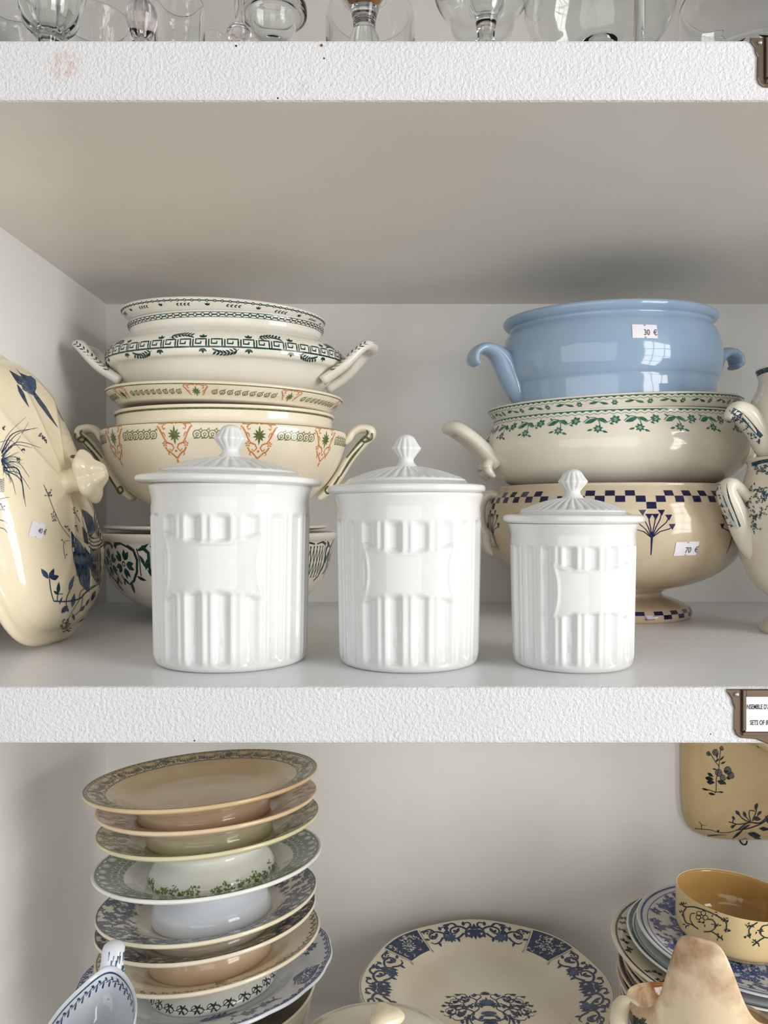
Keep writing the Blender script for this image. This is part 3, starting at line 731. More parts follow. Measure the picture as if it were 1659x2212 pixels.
# powder blue dish on top
zb = .1236
t = thing('casserole_dish', 'plain powder blue oval dish with curled handles, topmost of the right stack', 'dish', (.2665, YRs, zb), (0, math.radians(-2.6), math.radians(17)))
kz = lambda py: (HY-py)*kR-zb
BP = [(0, .006), (.11, .006), (.1175, 0), (.1245, .001), (.1275, .006), (.1290, .018), (.1305, .032), (.1335, .036), (.1375, .046), (.1392, .060), (.1375, .076), (.1325, .090), (.1265, .098), (.1265, .1005), (.1310, .1030), (.1345, .1065), (.1350, .1095), (.1330, .1115), (.129, .1105), (.122, .103), (.128, .085), (.13, .05), (.12, .020), (0, .012)]
s_ = Surf(BP, sy=.74); s_.mesh('body', M_blue, t)
sticker(t, s_, -.17, s_.s_z(.075), .0290, .0155, '30  €', -.03)
for sd in (-1, 1):
    ear(t, sd, [(.124, .008), (.131, .026), (.137, .044), (.145, .060), (.157, .071), (.170, .0745), (.1805, .069), (.1825, .060), (.178, .0555)], [(.009, .006), (.0135, .011), (.0150, .0145), (.0150, .0135), (.0150, .0085), (.0150, .0060), (.0150, .0052), (.0145, .0050), (.012, .0035)], M_blue)
# ================================================================== prints laid on free-form pieces
def mat_of(o):
    m = Matrix.LocRotScale(o.location, o.rotation_euler.to_quaternion(), o.scale)
    return (mat_of(o.parent) @ m) if o.parent else m
class Cast:
    """finds the point of a piece that the photograph shows at a pixel, so a painted motif can be measured off it"""
    def __init__(s, *objs):
        v, f = [], []
        for o in objs:
            m = mat_of(o); b = len(v); v += [m @ q.co for q in o.data.vertices]; f += [tuple(b+i for i in p.vertices) for p in o.data.polygons]
        s.b = BVHTree.FromPolygons(v, f)
    def hit(s, x, y):
        return s.b.ray_cast(Vector((0, 0, 0)), Vector(((x-CX)/F, 1, (HY-y)/F)).normalized())
def cast_print(name, ink, cast, mat, parent, off=3e-4, gap=.007):
    inv = mat_of(parent).inverted(); vs, ok = [], []
    for (x, y) in ink.v:
        h = cast.hit(x, y)
        if h[0] is None: vs.append((0, 0, 0)); ok.append(False); continue
        n = h[1] if h[1].dot(h[0]) < 0 else -h[1]
        vs.append(tuple(inv @ (h[0]+n*off))); ok.append(True)
    fs = []
    for f in ink.f:
        if not all(ok[i] for i in f): continue
        p = [Vector(vs[i]) for i in f]
        if max((p[i]-p[i-1]).length for i in range(len(p))) > .045: continue
        fs.append(f)
    if not fs: return None
    par = {}
    def find(a):
        while par.setdefault(a, a) != a: par[a] = par[par[a]]; a = par[a]
        return a
    for f in fs:
        for i in f[1:]: par[find(i)] = find(f[0])
    isl = {}
    for f in fs: isl.setdefault(find(f[0]), []).append(f)
    cl = []                                     # motifs that stand apart become prints of their own
    for q in isl.values():
        p = np.array([vs[i] for f in q for i in f]); cl.append([p.min(0)-gap/2, p.max(0)+gap/2, list(q)])
    again = True
    while again:
        again = False; out = []
        for c in cl:
            for d in out:
                if (c[0] <= d[1]).all() and (d[0] <= c[1]).all(): d[0] = np.minimum(c[0], d[0]); d[1] = np.maximum(c[1], d[1]); d[2] += c[2]; again = True; break
            else: out.append(c)
        cl = out
    first = None
    for c in sorted(cl, key=lambda c: -len(c[2])):
        use = sorted({i for f in c[2] for i in f}); mp = {a: b for b, a in enumerate(use)}
        o = mesh_obj(name, [vs[i] for i in use], [tuple(mp[i] for i in f) for f in c[2]], mat, parent); first = first or o
    return first
def crop(x0, y0, k): return lambda pts: [(x0+a/k, y0+b/k) for a, b in pts]
def bez(pts, n=5):
    a = np.array(pts, float)
    if len(a) < 3: return [tuple(p) for p in a]
    q = np.vstack([2*a[0]-a[1], a, 2*a[-1]-a[-2]]); o = []
    for i in range(1, len(q)-2):
        for k in range(n):
            t = k/n; p0, p1, p2, p3 = q[i-1:i+3]; o.append(tuple(.5*((2*p1)+(-p0+p2)*t+(2*p0-5*p1+4*p2-p3)*t*t+(-p0+3*p1-3*p2+p3)*t**3)))
    return o+[tuple(a[-1])]
def rot_from_axes(x, y, z): return Matrix(((x.x, y.x, z.x), (x.y, y.y, z.y), (x.z, y.z, z.z))).to_euler()

# ------------------------------------------------------------------ large cream cover leaning on the left panel
M_ivory = ceramic('warm_ivory_glaze', (234, 221, 192), (226, 208, 170), .07, 5, .5, .85, .10)
I_blue = print_mat('slate_blue_print', (36, 62, 92), (70, 104, 138), scale=180); I_blued = print_mat('ink_blue_print', (24, 40, 70), (44, 70, 104))
al, ep, tw = math.radians(1.43), math.radians(14.92), .0834
az = Vector((math.cos(al)*math.cos(ep), -math.sin(al)*math.cos(ep), math.sin(ep))); ay = (Vector((0, 0, 1))-az*az.z).normalized(); ax = ay.cross(az)
ay2 = ay*math.cos(tw)-ax*math.sin(tw); ax2 = ay2.cross(az)
A_, B_, H_ = .141, .1024, .0505
apex = P(144.9, 1041.3, .740)
t = thing('dish_cover', 'ivory folded-leaf dish cover with blue bird and grasses, standing on edge at far left', 'dish cover', apex-az*H_, rot_from_axes(ax2, ay2, az))
def cover_mod(th, r, z, a):
    c, s2 = np.cos(th), np.sin(th); g = (np.abs(c)**3.27+np.abs(s2)**3.27)**(-1/3.27); q = r/A_
    lob = 1+.012*np.cos(7*(th-.3))*q**3
    w_ = np.clip(q*(1.06-q)*4, 0, 1)*(z > .008)*.8
    fold = 0
    for i, t0 in enumerate((.25, .95, 1.75, 2.55, 3.35, 4.15, 4.9, 5.7)):
        d = (th-t0+.55*(q-.6)+PI) % (2*PI)-PI
        fold = fold+np.where(d > 0, np.exp(-d/.24), np.exp(d/.06))*(.0032 if i % 2 else .0024)
    return r*(g*.985*q**.8+(1-q**.8))*lob, z+fold*w_
CPf = [(0, H_-.008), (A_*.5, H_*.75), (A_*.86, H_*.34), (A_*.945, .002), (A_*.975, -.002), (A_*1.02, -.001), (A_*1.035, .002), (A_*1.02, .006), (A_*.97, .0085), (A_*.955, .0115), (A_*.945, .3*H_), (A_*.90, .49*H_), (A_*.80, .68*H_), (A_*.62, .84*H_), (A_*.40, .943*H_), (A_*.2, .99*H_), (0, H_)]
cs = Surf(CPf, sx=B_/A_, mod=cover_mod, seg=160, per=7); cov = cs.mesh('cover_body', M_ivory, t)
def knob_mod(th, r, z, a):
    q = sstep(.010, .022, z); return r*(1+q*(.20*np.cos(2*th)*-1+.10*np.cos(5*th))), z
ks = Surf([(0, -.004), (.0150, -.004), (.0125, .002), (.0115, .008), (.0140, .014), (.0205, .0185), (.0215, .023), (.0180, .028), (.0120, .032), (.0085, .037), (.0055, .0405), (0, .042)], mod=knob_mod, seg=80); kb = ks.mesh('knob', M_ivory, t); kb.location = (0, 0, H_-.002)
cc = Cast(cov); T = crop(0, 740, 3.2515)
kd, kl = Ink(step=5), Ink(step=5)
def flush(nm):
    global kd, kl
    cast_print(nm, kl, cc, I_blue, t); cast_print(nm+'_outline', kd, cc, I_blued, t, 4.5e-4); kd, kl = Ink(step=5), Ink(step=5)
def PG(k, pts): k.poly(T(pts))
def ST(k, pts, w, w2=None): k.stroke(T(bez(pts)), w/3.2515, None if w2 is None else w2/3.2515)
PG(kl, [(65, 195), (130, 235), (180, 240), (215, 235), (250, 262), (255, 320), (235, 372), (190, 350), (160, 330), (150, 300), (125, 290), (95, 245)])
PG(kd, [(65, 195), (130, 235), (180, 262), (150, 275), (110, 268)]); PG(kd, [(105, 178), (140, 215), (200, 240), (160, 252)])
PG(kd, [(235, 340), (275, 390), (320, 450), (408, 603), (330, 510), (270, 430), (238, 380)]); PG(kd, [(118, 292), (150, 330), (168, 360), (203, 457), (158, 395), (130, 345)])
flush('bird_print'); random.seed(3)
for (a, b, c, w0) in (((10, 770), (90, 640), (265, 600), 9), ((10, 780), (110, 650), (245, 600), 8), ((15, 790), (120, 700), (285, 740), 6), ((10, 800), (100, 720), (245, 745), 9), ((15, 800), (120, 690), (200, 560), 5), ((20, 880), (130, 900), (180, 1155), 10), ((20, 890), (140, 960), (165, 1100), 8), ((30, 900), (130, 920), (210, 1030), 6), ((20, 900), (80, 960), (110, 1070), 5), ((10, 860), (120, 840), (205, 945), 5), ((0, 760), (60, 640), (185, 520), 4), ((0, 1100), (40, 1090), (65, 1088), 6), ((0, 1245), (30, 1255), (55, 1275), 6), ((0, 1300), (30, 1310), (55, 1340), 5), ((0, 700), (80, 690), (170, 780), 4), ((5, 820), (90, 800), (150, 830), 4)):
    ST(kd if random.random() < .6 else kl, [a, b, c], w0, 1.5)
for i in range(40):
    a = random.uniform(-1.3, 1.4); l = random.uniform(50, 160); ST(kl if i % 2 else kd, [(8, 830), (8+l*.6*math.cos(a), 830+l*.6*math.sin(a)), (8+l*math.cos(a*1.1), 830+l*math.sin(a*1.1)+10)], 3.2, 1)
for cx, cy in ((300, 670), (285, 655), (318, 690), (25, 605), (160, 760), (125, 825), (0, 1140), (20, 1160)):
    for i in range(6): x, y = cx+random.uniform(-14, 14), cy+random.uniform(-16, 16); kd.disc(*T([(x, y)])[0], 1.4, 6); ST(kd, [(x, y), (cx-8, cy-12)], 2)
for i in range(8): x = 10; ST(kd, [(0, 960+i*12), (14, 965+i*12), (30, 950+i*13)], 5, 2)
flush('grass_print')
# sprig with berries
ST(kd, [(305, 1000), (340, 1080), (370, 1160), (400, 1230), (430, 1290), (490, 1370)], 3)
for i in range(26):
    cx, cy = random.choice([(340, 1060), (385, 1235), (360, 1220), (440, 1270), (480, 1310), (540, 1310), (455, 1400), (450, 1480), (520, 1180)]); x, y = cx+random.uniform(-24, 24), cy+random.uniform(-30, 30)
    kd.disc(*T([(x, y)])[0], 1.5, 6); ST(kd, [(x, y), (cx+6, cy+20)], 1.8)
ST(kd, [(490, 1390), (450, 1400), (445, 1450), (458, 1520)], 2.5); ST(kd, [(510, 1165), (540, 1220), (560, 1260)], 3)
flush('berry_sprig_print')
# right edge: twigs, pot and big lily leaf
ST(kd, [(405, 475), (440, 545), (490, 590), (520, 660), (550, 710), (575, 800)], 3); ST(kd, [(480, 530), (505, 580), (530, 650), (560, 720), (590, 830)], 5)
for i in range(16): x, y = 480+i*7, 560+i*17; ST(kd, [(x, y), (x+random.uniform(-14, 10), y-random.uniform(10, 26))], 4, 1)
PG(kd, [(490, 805), (500, 790), (525, 790), (540, 808), (515, 815)])
PG(kl, [(497, 1320), (530, 1370), (560, 1400), (585, 1440), (612, 1480), (628, 1560), (632, 1640), (626, 1755), (595, 1732), (565, 1700), (550, 1650), (530, 1580), (515, 1520), (505, 1440)])
for a, b in (((505, 1350), (540, 1640)), ((540, 1400), (590, 1700)), ((575, 1440), (610, 1740)), ((590, 1480), (560, 1640)), ((520, 1470), (560, 1690)), ((600, 1500), (625, 1700)), ((550, 1480), (600, 1740))): ST(kd, [a, ((a[0]+b[0])/2+8, (a[1]+b[1])/2), b], 9, 3)
PG(kd, [(590, 1430), (640, 1500), (672, 1560), (668, 1622), (640, 1605), (612, 1540)]); PG(kl, [(572, 1170), (612, 1190), (650, 1230), (665, 1330), (640, 1360), (600, 1330), (580, 1260)]); PG(kd, [(585, 1180), (625, 1230), (640, 1320), (610, 1300)]); PG(kd, [(575, 1290), (610, 1340), (620, 1420), (590, 1400)])
for i in range(7): x = 640+i*11; ST(kd, [(x, 1040+i*45), (x+18, 1160+i*40), (x+24-i, 1330+i*15)], 5); ST(kd, [(x-5, 1450), (x, 1540+i*10), (x+4, 1640+i*16)], 5)
for i in range(4): ST(kd, [(620, 1350+i*26), (650, 1375+i*26), (690, 1370+i*26), (722, 1345+i*26)], 8)
flush('lily_print')
# lower branch
ST(kd, [(375, 1815), (460, 1818), (555, 1800), (590, 1765), (640, 1725), (700, 1690)], 9); ST(kd, [(375, 1815), (355, 1740), (345, 1660)], 6); ST(kd, [(400, 1815), (405, 1770), (440, 1765)], 5); ST(kd, [(465, 1880), (465, 1800), (490, 1740), (510, 1700)], 5); ST(kd, [(555, 1800), (565, 1750), (610, 1720), (660, 1715)], 4); ST(kd, [(555, 1810), (510, 1880), (470, 1960)], 3); ST(kd, [(580, 1790), (560, 1880), (500, 1930)], 3)
for x, y, a, l, w_ in ((340, 1660, -2.2, 90, 36), (345, 1660, -1.15, 80, 34), (355, 1660, -.35, 60, 40), (405, 1770, -1.5, 90, 26), (405, 1770, -2.4, 40, 20), (480, 1740, -1.2, 110, 26), (505, 1860, -1.4, 100, 30), (430, 1900, -.9, 70, 34), (480, 1890, -2.2, 50, 24), (640, 1815, -1.2, 80, 22), (660, 1660, .3, 40, 30), (690, 1740, -1, 60, 20), (560, 1890, -.9, 60, 22), (520, 1950, -1.8, 50, 18), (600, 1850, -1.1, 60, 16), (415, 1840, -1.2, 60, 14), (610, 1905, -.3, 40, 22)):
    q = kl if random.random() < .45 else kd; X, Y = T([(x, y)])[0]; q.leaf(X, Y, a, l/3.2515, w_/3.2515)
for i in range(26): a = random.uniform(0, 6.28); X, Y = T([(455+random.uniform(-25, 25), 1990+random.uniform(-40, 45))])[0]; kd.leaf(X, Y, a, 8, 2.4)
for i in range(7): ST(kl, [(545+i*8, 1968-i*6), (580+i*8, 1950-i*6)], 4, 1)
flush('branch_print')
def cast_sticker(parent, cast, cx, cy, w_, h_, rot, txt, th):
    k = Ink(); k.at(cx, cy, rot)
    for a, b, c, d in ((-w_/2, -2, -h_/2, h_/2), (2, w_/2, -h_/2, h_/2), (-2, 2, -h_/2+3, h_/2-3)): k.rect(a, b, c, d, 4, 4)
    st = cast_print('price_sticker', k, cast, M_stick, parent, 6e-4, .02)
    v, f = text_geo(txt, th, .62); k = Ink(); k.at(cx+w_*.02*math.cos(rot), cy+th*.5, rot); k.tri([(a, -b) for a, b in v], f)
    if st:
        o = cast_print('price_lettering', k, cast, M_stxt, parent, 9e-4, .02); 
        if o: o.parent = st
cast_sticker(t, cc, 79.5, 1145, 30, 34, .26, '40 €', 11)

# ------------------------------------------------------------------ two sugar bowls at the right edge
M_bone = ceramic('bone_white_glaze', (228, 220, 202), (220, 206, 182), .08, 8)
kS = .80/F
def sugar_bowl(label, cx, zbase, prof, hpath, hr, rimink):
    t = thing('sugar_bowl', label, 'sugar bowl', ((cx-CX)*kS, .80, zbase), group='transfer-printed sugar bowls at the right edge')
    s_ = Surf(prof, seg=96); b = s_.mesh('body', M_bone, t)
    h = tube([((x-cx)*kS, yy, (HY-y)*kS-zbase) for x, y, yy in hpath], hr, M_bone, 'handle', t, 14, up=(.25, 1, 0))
    return t, s_, b, h
z1 = Z_MID
zz = lambda py: (HY-py)*kS
prof = [(0, .008), (.03, .008), (.040, .001), (.044, 0), (.046, .004), (.040, .012), (.028, .020), (.027, .026), (.034, .034), (.050, .048), (.0625, .072), (.0682, .100), (.0690, .122), (.066, .142), (.0605, .158), (.0575, .168), (.0572, .174), (.0585, .1785), (.0575, .1800), (.054, .178), (.056, .16), (.064, .12), (.05, .056), (0, .036)]
t1, s1_, b1, h1 = sugar_bowl('rounded cream sugar bowl with teal flowers and strap handle, right edge on shelf', 1745, z1, prof,
    [(1655, 1203, 0), (1625, 1192, -.004), (1600, 1150, -.006), (1582, 1108, -.008), (1564, 1070, -.008), (1566, 1052, -.008), (1582, 1050, -.006), (1608, 1072, -.004), (1625, 1100, 0)],
    [(.009, .008), (.011, .0105), (.0125, .0115), (.0135, .0115), (.0135, .0105), (.012, .009), (.010, .007), (.009, .006), (.006, .005)], None)
z2 = Z_MID+.1802
prof2 = [(0, .006), (.036, .006), (.044, 0), (.048, .001), (.049, .006), (.0525, .016), (.0555, .030), (.0570, .046), (.0545, .060), (.0500, .070), (.0478, .078), (.0482, .086), (.0502, .091), (.0495, .093), (.046, .092), (.045, .08), (.05, .05), (.042, .012), (0, .010)]
t2, s2_, b2, h2 = sugar_bowl('upper cream sugar bowl with teal printed handle, stacked on another at right edge', 1748, z2, prof2,
    [(1662, 990, 0), (1650, 965, -.003), (1632, 930, -.005), (1610, 902, -.006), (1588, 890, -.007), (1574, 897, -.007), (1568, 908, -.007)],
    [(.010, .009), (.0125, .0115), (.0135, .0125), (.0135, .0125), (.012, .0105), (.010, .0075), (.006, .005)], None)
I_tb = print_mat('teal_blue_print', (26, 56, 70), (74, 108, 118), scale=220)
tc1, tc2 = Cast(b1), Cast(b2); hc1, hc2 = Cast(h1), Cast(h2); T = crop(1500, 820, 5.264)
def sprays(pts, n, rad, seed, l=28):
    k = Ink(step=4); random.seed(seed)
    for i in range(n):
        cx, cy = random.choice(pts); a = random.uniform(0, 6.28); x, y = T([(cx+random.gauss(0, rad), cy+random.gauss(0, rad))])[0]
        k.leaf(x, y, a, random.uniform(.5, 1)*l/5.264, random.uniform(.25, .45)*l/5.264)
        if i % 4 == 0: k.ring(x, y, 2.2, .7, 8)
    return k
k = sprays([(720, 1270), (760, 1290), (700, 1340), (800, 1260), (680, 1250), (780, 1340), (610, 1420), (570, 1470), (760, 1530), (700, 1560), (640, 1540), (690, 1660), (780, 1480), (830, 1300)], 150, 30, 5, 40)
cast_print('flower_print', k, tc1, I_tb, t1)
k = Ink(step=4); ST(k, [(655, 965), (750, 938), (837, 922), (900, 925)], 26)
k2 = sprays([(700, 1000), (720, 1040), (770, 975), (765, 1030), (820, 990), (815, 1050), (690, 980)], 50, 14, 6, 34); b_ = len(k.v); k.v += k2.v; k.f += [tuple(b_+i for i in f) for f in k2.f]
cast_print('rim_print', k, tc1, I_tb, t1)
k = Ink(step=4); ST(k, [(330, 1130), (335, 1230), (380, 1380), (440, 1530), (505, 1680)], 52, 34); k2 = sprays([(280, 1210), (255, 1240), (275, 1330), (330, 1430), (300, 1450), (360, 1560), (340, 1520), (430, 1650), (240, 1190)], 60, 16, 7, 36); b_ = len(k.v); k.v += k2.v; k.f += [tuple(b_+i for i in f) for f in k2.f]
cast_print('handle_print', k, hc1, I_tb, h1)
M_boneink = print_mat('reserved_white_line', (206, 208, 200), (180, 190, 190))
k = Ink(step=4)
for (x, y) in ((285, 1235), (320, 1400), (375, 1540), (440, 1640)): X, Y = T([(x, y)])[0]; k.leaf(X-2, Y-9, 1.1, 22, 7)
ST(k, [(300, 1280), (350, 1330), (385, 1430), (380, 1520), (420, 1600), (490, 1680)], 9)
cast_print('handle_reserve_print', k, hc1, M_boneink, h1, 6e-4)
k = Ink(step=4); ST(k, [(430, 350), (520, 400), (600, 470), (690, 570), (765, 650)], 44, 30); k2 = sprays([(410, 370), (440, 450), (470, 440), (540, 470), (600, 540), (650, 640), (690, 650), (730, 710)], 54, 15, 8, 34); b_ = len(k.v); k.v += k2.v; k.f += [tuple(b_+i for i in f) for f in k2.f]
cast_print('handle_print', k, hc2, I_tb, h2)
k = Ink(); k.stroke([(.05*2*PI*i/64, 0) for i in range(65)], .005); k.build('rim_print', s2_.band(s2_.s_z(.0885), .05), I_tb, t2)

# ================================================================== glassware on the upper shelf (seen from below, over the shelf edge)
G_clear = glass('clear_glass'); G_pink = glass('faint_pink_glass', (246, 240, 241)); G_amber = glass('amber_glass', (226, 176, 110))
def gobj(name, label, px, Y, prof, mat=G_clear, cat='glass', mod=None, part='glass_body', seg=64):
    p = P(px, HY, Y); p.z = Z_TOP
    t = thing(name, label, cat, p, group='old glassware on the upper shelf')
    Surf(prof, seg=seg, mod=mod).mesh(part, mat, t); return t
def gz(py, Y): return (HY-py)*Y/F-Z_TOP
def goblet(label, px, Y, foot, stem, zb, rb, rt, ht, mat=G_clear, knop=None, name='goblet', wall=.0015, mod=None, belly=1.08):
    pr = [(0, 0), (foot, 0), (foot, .0015), (foot*.5, .004), (stem*1.15, .010), (stem, .02)]
    if knop:
        for z_, r_ in knop: pr.append((r_, z_))
    pr += [(stem, zb-.012), (stem*1.15, zb-.004), (rb*.55, zb+.002), (rb*.88, zb+.012), (rb*1.0, zb+.026), (rt*belly, zb+(ht-zb)*.6), (rt, ht), (rt-wall, ht), (rt*belly-wall, zb+(ht-zb)*.6), (rb-wall*1.2, zb+.026), (rb*.8-wall, zb+.014), (rb*.4, zb+.0065), (0, zb+.005)]
    return gobj(name, label, px, Y, pr, mat, 'goblet', mod)
def tumbler(label, px, Y, r0, r1, h, mat=G_clear, facets=0, name='tumbler', wall=.002):
    pr = [(0, 0), (r0*.9, 0), (r0, .002), (r0+(r1-r0)*.5, h*.5), (r1, h), (r1-wall*.7, h+.0006), (r1-wall, h-.001), (r0+(r1-r0)*.5-wall, h*.5), (r0-wall, .012), (r0*.6, .009), (0, .009)]
    md = (lambda th, r, z, a: (r*(1-.025*np.abs(np.sin(th*facets/2))), z)) if facets else None
    return gobj(name, label, px, Y, pr, mat, 'tumbler', md)
facet = lambda n, amt: (lambda th, r, z, a: (r*(1-amt*np.abs(np.sin(th*n/2))), z))
goblet('clear goblet with faceted bowl bottom, near the left edge of upper shelf', 107, .68, .030, .0085, gz(80, .68), .0265, .030, .165, mod=facet(10, .05))
tumbler('tall faceted tumbler at the far left of the upper shelf', 22, .74, .023, .029, .150, facets=12)
tumbler('slanted clear tumbler right of the faceted goblet', 205, .76, .024, .035, .145)
tumbler('short clear glass behind the slanted tumbler', 262, .86, .022, .026, .158)
goblet('pinkish goblet with a thick pear-shaped stem', 306, .67, .028, .0065, .150, .022, .026, .21, G_pink, [(gz(100, .67), .0075), (gz(80, .67), .0085), (gz(60, .67), .0115), (gz(38, .67), .0135), (gz(20, .67), .0118), (gz(8, .67), .0085), (gz(2, .67), .0075)])
tumbler('straight clear tumbler behind the pinkish goblet', 388, .74, .021, .0225, .150, wall=.003)
goblet('thin stemmed pink goblet with a ball knop', 516, .67, .030, .0052, .160, .025, .030, .22, G_pink, [(gz(95, .67), .0058), (gz(88, .67), .0085), (gz(74, .67), .0108), (gz(62, .67), .0085), (gz(55, .67), .0056)])
goblet('wide bowled clear glass behind the thin stemmed goblet', 590, .76, .032, .006, gz(96, .76), .024, .030, .17)
tumbler('clear tumbler left of the wide bowled glass', 455, .80, .020, .022, .150)
tumbler('clear tumbler behind the amber goblet', 800, .78, .040, .044, .165, wall=.0025)
t = goblet('clear goblet holding amber residue in its bowl', 787, .67, .030, .009, gz(30, .67), .022, .026, .175, G_clear, [(gz(88, .67), .013), (gz(70, .67), .0105), (gz(50, .67), .0085), (gz(44, .67), .0095), (gz(38, .67), .0070)])
zb = gz(30, .67); Surf([(0, zb+.0055), (.0085, zb+.007), (.0165, zb+.015), (.0195, zb+.026), (.0200, zb+.034), (.015, zb+.035), (0, zb+.0355)], seg=48).mesh('amber_residue', plain('amber_residue', (176, 112, 44), .25), t)
goblet('small clear goblet standing before a wide goblet', 1050, .67, .030, .0072, gz(52, .67), .017, .024, .155)
goblet('wide round-bowled clear goblet behind the small goblet', 1042, .74, .036, .006, gz(100, .74), .032, .042, .19)
t = gobj('glass_bowl', 'large thin round glass bowl, right half of upper shelf', 1295, .74, [(0, 0), (.030, 0), (.032, .002), (.010, .008), (.008, .05), (.014, gz(100, .74)-.004), (.045, gz(96, .74)), (.062, gz(70, .74)), (.0695, gz(30, .74)), (.0705, gz(0, .74)), (.066, gz(-60, .74)), (.058, gz(-110, .74)), (.0565, gz(-110, .74)), (.0645, gz(-60, .74)), (.069, gz(0, .74)), (.068, gz(30, .74)), (.0605, gz(68, .74)), (.044, gz(92, .74)), (0, gz(95, .74))], cat='glass bowl', seg=96)
gobj('glass_bowl', 'low thin glass bowl with visible rim, right end of upper shelf', 1625, .74, [(0, 0), (.030, 0), (.032, .002), (.010, .008), (.008, .05), (.014, gz(104, .74)-.004), (.045, gz(100, .74)), (.060, gz(76, .74)), (.066, gz(40, .74)), (.066, gz(8, .74)), (.064, gz(-12, .74)), (.0625, gz(-12, .74)), (.0645, gz(8, .74)), (.0645, gz(40, .74)), (.0585, gz(74, .74)), (.044, gz(96, .74)), (0, gz(99, .74))], cat='glass bowl', seg=96)
goblet('tall thin champagne flute stem before the large bowl', 1382, .625, .030, .0052, .150, .016, .022, .24, name='flute')
# ================================================================== lower compartment
M_w = {
 'tan': ceramic('tea_stained_glaze', (222, 200, 162), (196, 164, 122), .12, 7, .4, .75), 'peach': ceramic('peach_glaze', (226, 204, 176), (212, 184, 150), .10, 8),
 'olive': ceramic('pale_olive_glaze', (216, 210, 176), (202, 196, 158), .09, 8), 'white': ceramic('cold_white_glaze', (232, 233, 230), (222, 222, 214), .07, 8),
 'bluew': ceramic('bluish_white_glaze', (222, 226, 232), (212, 216, 224), .06, 8), 'ivory': ceramic('ivory_plate_glaze', (228, 219, 200), (218, 204, 178), .08, 8)}
J = {'slate': print_mat('slate_green_print', (60, 84, 88), (110, 128, 126)), 'brown': print_mat('faint_brown_print', (186, 152, 126), (202, 174, 148)), 'olive': print_mat('olive_leaf_print', (112, 118, 76), (146, 150, 108)),
 'sage': print_mat('sage_green_print', (98, 122, 104), (132, 150, 132)), 'blue': print_mat('denim_blue_print', (44, 62, 98), (92, 108, 140)), 'navy': print_mat('night_blue_print', (34, 44, 70), (78, 90, 112)),
 'cobalt': print_mat('cobalt_print', (34, 46, 122), (62, 78, 152)), 'black': print_mat('black_green_print', (26, 40, 40), (56, 72, 66)), 'moss': print_mat('moss_print', (92, 112, 52), (136, 150, 92)), 'paper': M_w['white'], 'ivory': M_w['ivory'],
 'delft': print_mat('delft_blue_print', (34, 62, 96), (74, 104, 136), scale=150)}
def foliage(k, R, v0, v1, seed, n, size=1.0, flowers=.15, a0=0, a1=2*PI):
    """dense printed leaves and blossoms in a band; x in metres along radius R"""
    random.seed(seed)
    for i in range(n):
        x = R*random.uniform(a0, a1); y = random.uniform(v0, v1); k.at(x, y, random.uniform(0, 6.28), size*random.uniform(.7, 1.25))
        if random.random() < flowers: k.flower(0, 0, .0042, random.choice((5, 6)), 0, .25, .5)
        else:
            k.stroke([(-.004, 0), (0, .0006), (.004, 0)], .0005)
            for a in (.5, -.5, 2.6, -2.6): k.leaf(0, 0, a, .0042, .0018)
    k.at()
def circ(k, R, v, w_, n=96): k.at(); k.stroke([(R*2*PI*i/n, v) for i in range(n+1)], w_)

def ped_plate(label, cx, ey, Y, r, foot_r, H, roll, pitch, glaze, fglaze=None, foot='drum', mod=None, group='pedestal plates in the left stack', yaw=0, foot_h=None):
    """compote plate: dish on a low foot. H = from foot bottom to rim; ey = pixel row of the rim's ends"""
    rim = P(cx, ey, Y); R3 = Euler((math.radians(pitch), math.radians(roll), yaw)).to_matrix()
    loc = rim-R3 @ Vector((0, 0, H))
    t = thing('pedestal_plate', label, 'pedestal plate', loc, Euler((math.radians(pitch), math.radians(roll), yaw)), group)
    d = .0165; hb = H-d-.004                     # underside of the dish
    if foot == 'drum': fp = [(0, hb*.75), (foot_r*.80, hb*.7), (foot_r*.90, .002), (foot_r*.94, 0), (foot_r*.985, .001), (foot_r, hb*.18), (foot_r*1.0, hb*.5), (foot_r*.96, hb*.85), (foot_r*.93, hb)]
    elif foot == 'flare': fp = [(0, hb*.8), (foot_r*.60, hb*.75), (foot_r*.88, .003), (foot_r*.95, 0), (foot_r, .002), (foot_r*.985, hb*.28), (foot_r*.90, hb*.50), (foot_r*.80, hb*.66), (foot_r*.76, hb*.80), (foot_r*.80, hb)]
    else: fp = [(0, hb*.8), (foot_r*.55, hb*.75), (foot_r*.85, .003), (foot_r*.93, 0), (foot_r*.985, .001), (foot_r, hb*.2), (foot_r*.96, hb*.42), (foot_r*.84, hb*.62), (foot_r*.72, hb*.8), (foot_r*.72, hb)]
    fs = Surf(fp+[(foot_r*.5, hb+.0015), (0, hb+.0015)], seg=96, per=5)
    fo = fs.mesh('foot', fglaze or glaze, t)
    ps = Surf([(0, hb), (foot_r*.9, hb), (r*.66, hb+.003), (r*.80, hb+.009), (r*.95, H-.0055), (r*.995, H-.0025), (r, H-.0008), (r*.992, H+.0006), (r*.97, H+.0002), (r*.86, H-.0035), (r*.74, H-.0075), (r*.68, H-.011), (r*.62, H-.0145), (r*.54, H-d), (0, H-d)], seg=128, per=6, mod=mod)
    pl = ps.mesh('dish', glaze, t)
    return t, ps, pl, fs, fo
def pprint(k, ps, pl, R, mat, name='border_print', off=2.5e-4):
    mp = ps.plate(off); return k.build(name, lambda uv: mp(np.stack([uv[:, 0]/R, uv[:, 1]], -1)), mat, pl)

YS = .80; r1 = .1165
rows = [1676, 1722, 1768, 1848, 1934, 1969, 2025, 2084]
zr = [-(y-HY)*YS/F for y in rows]
def Hh(i): return zr[i]-zr[i+1]+.0165+.0008
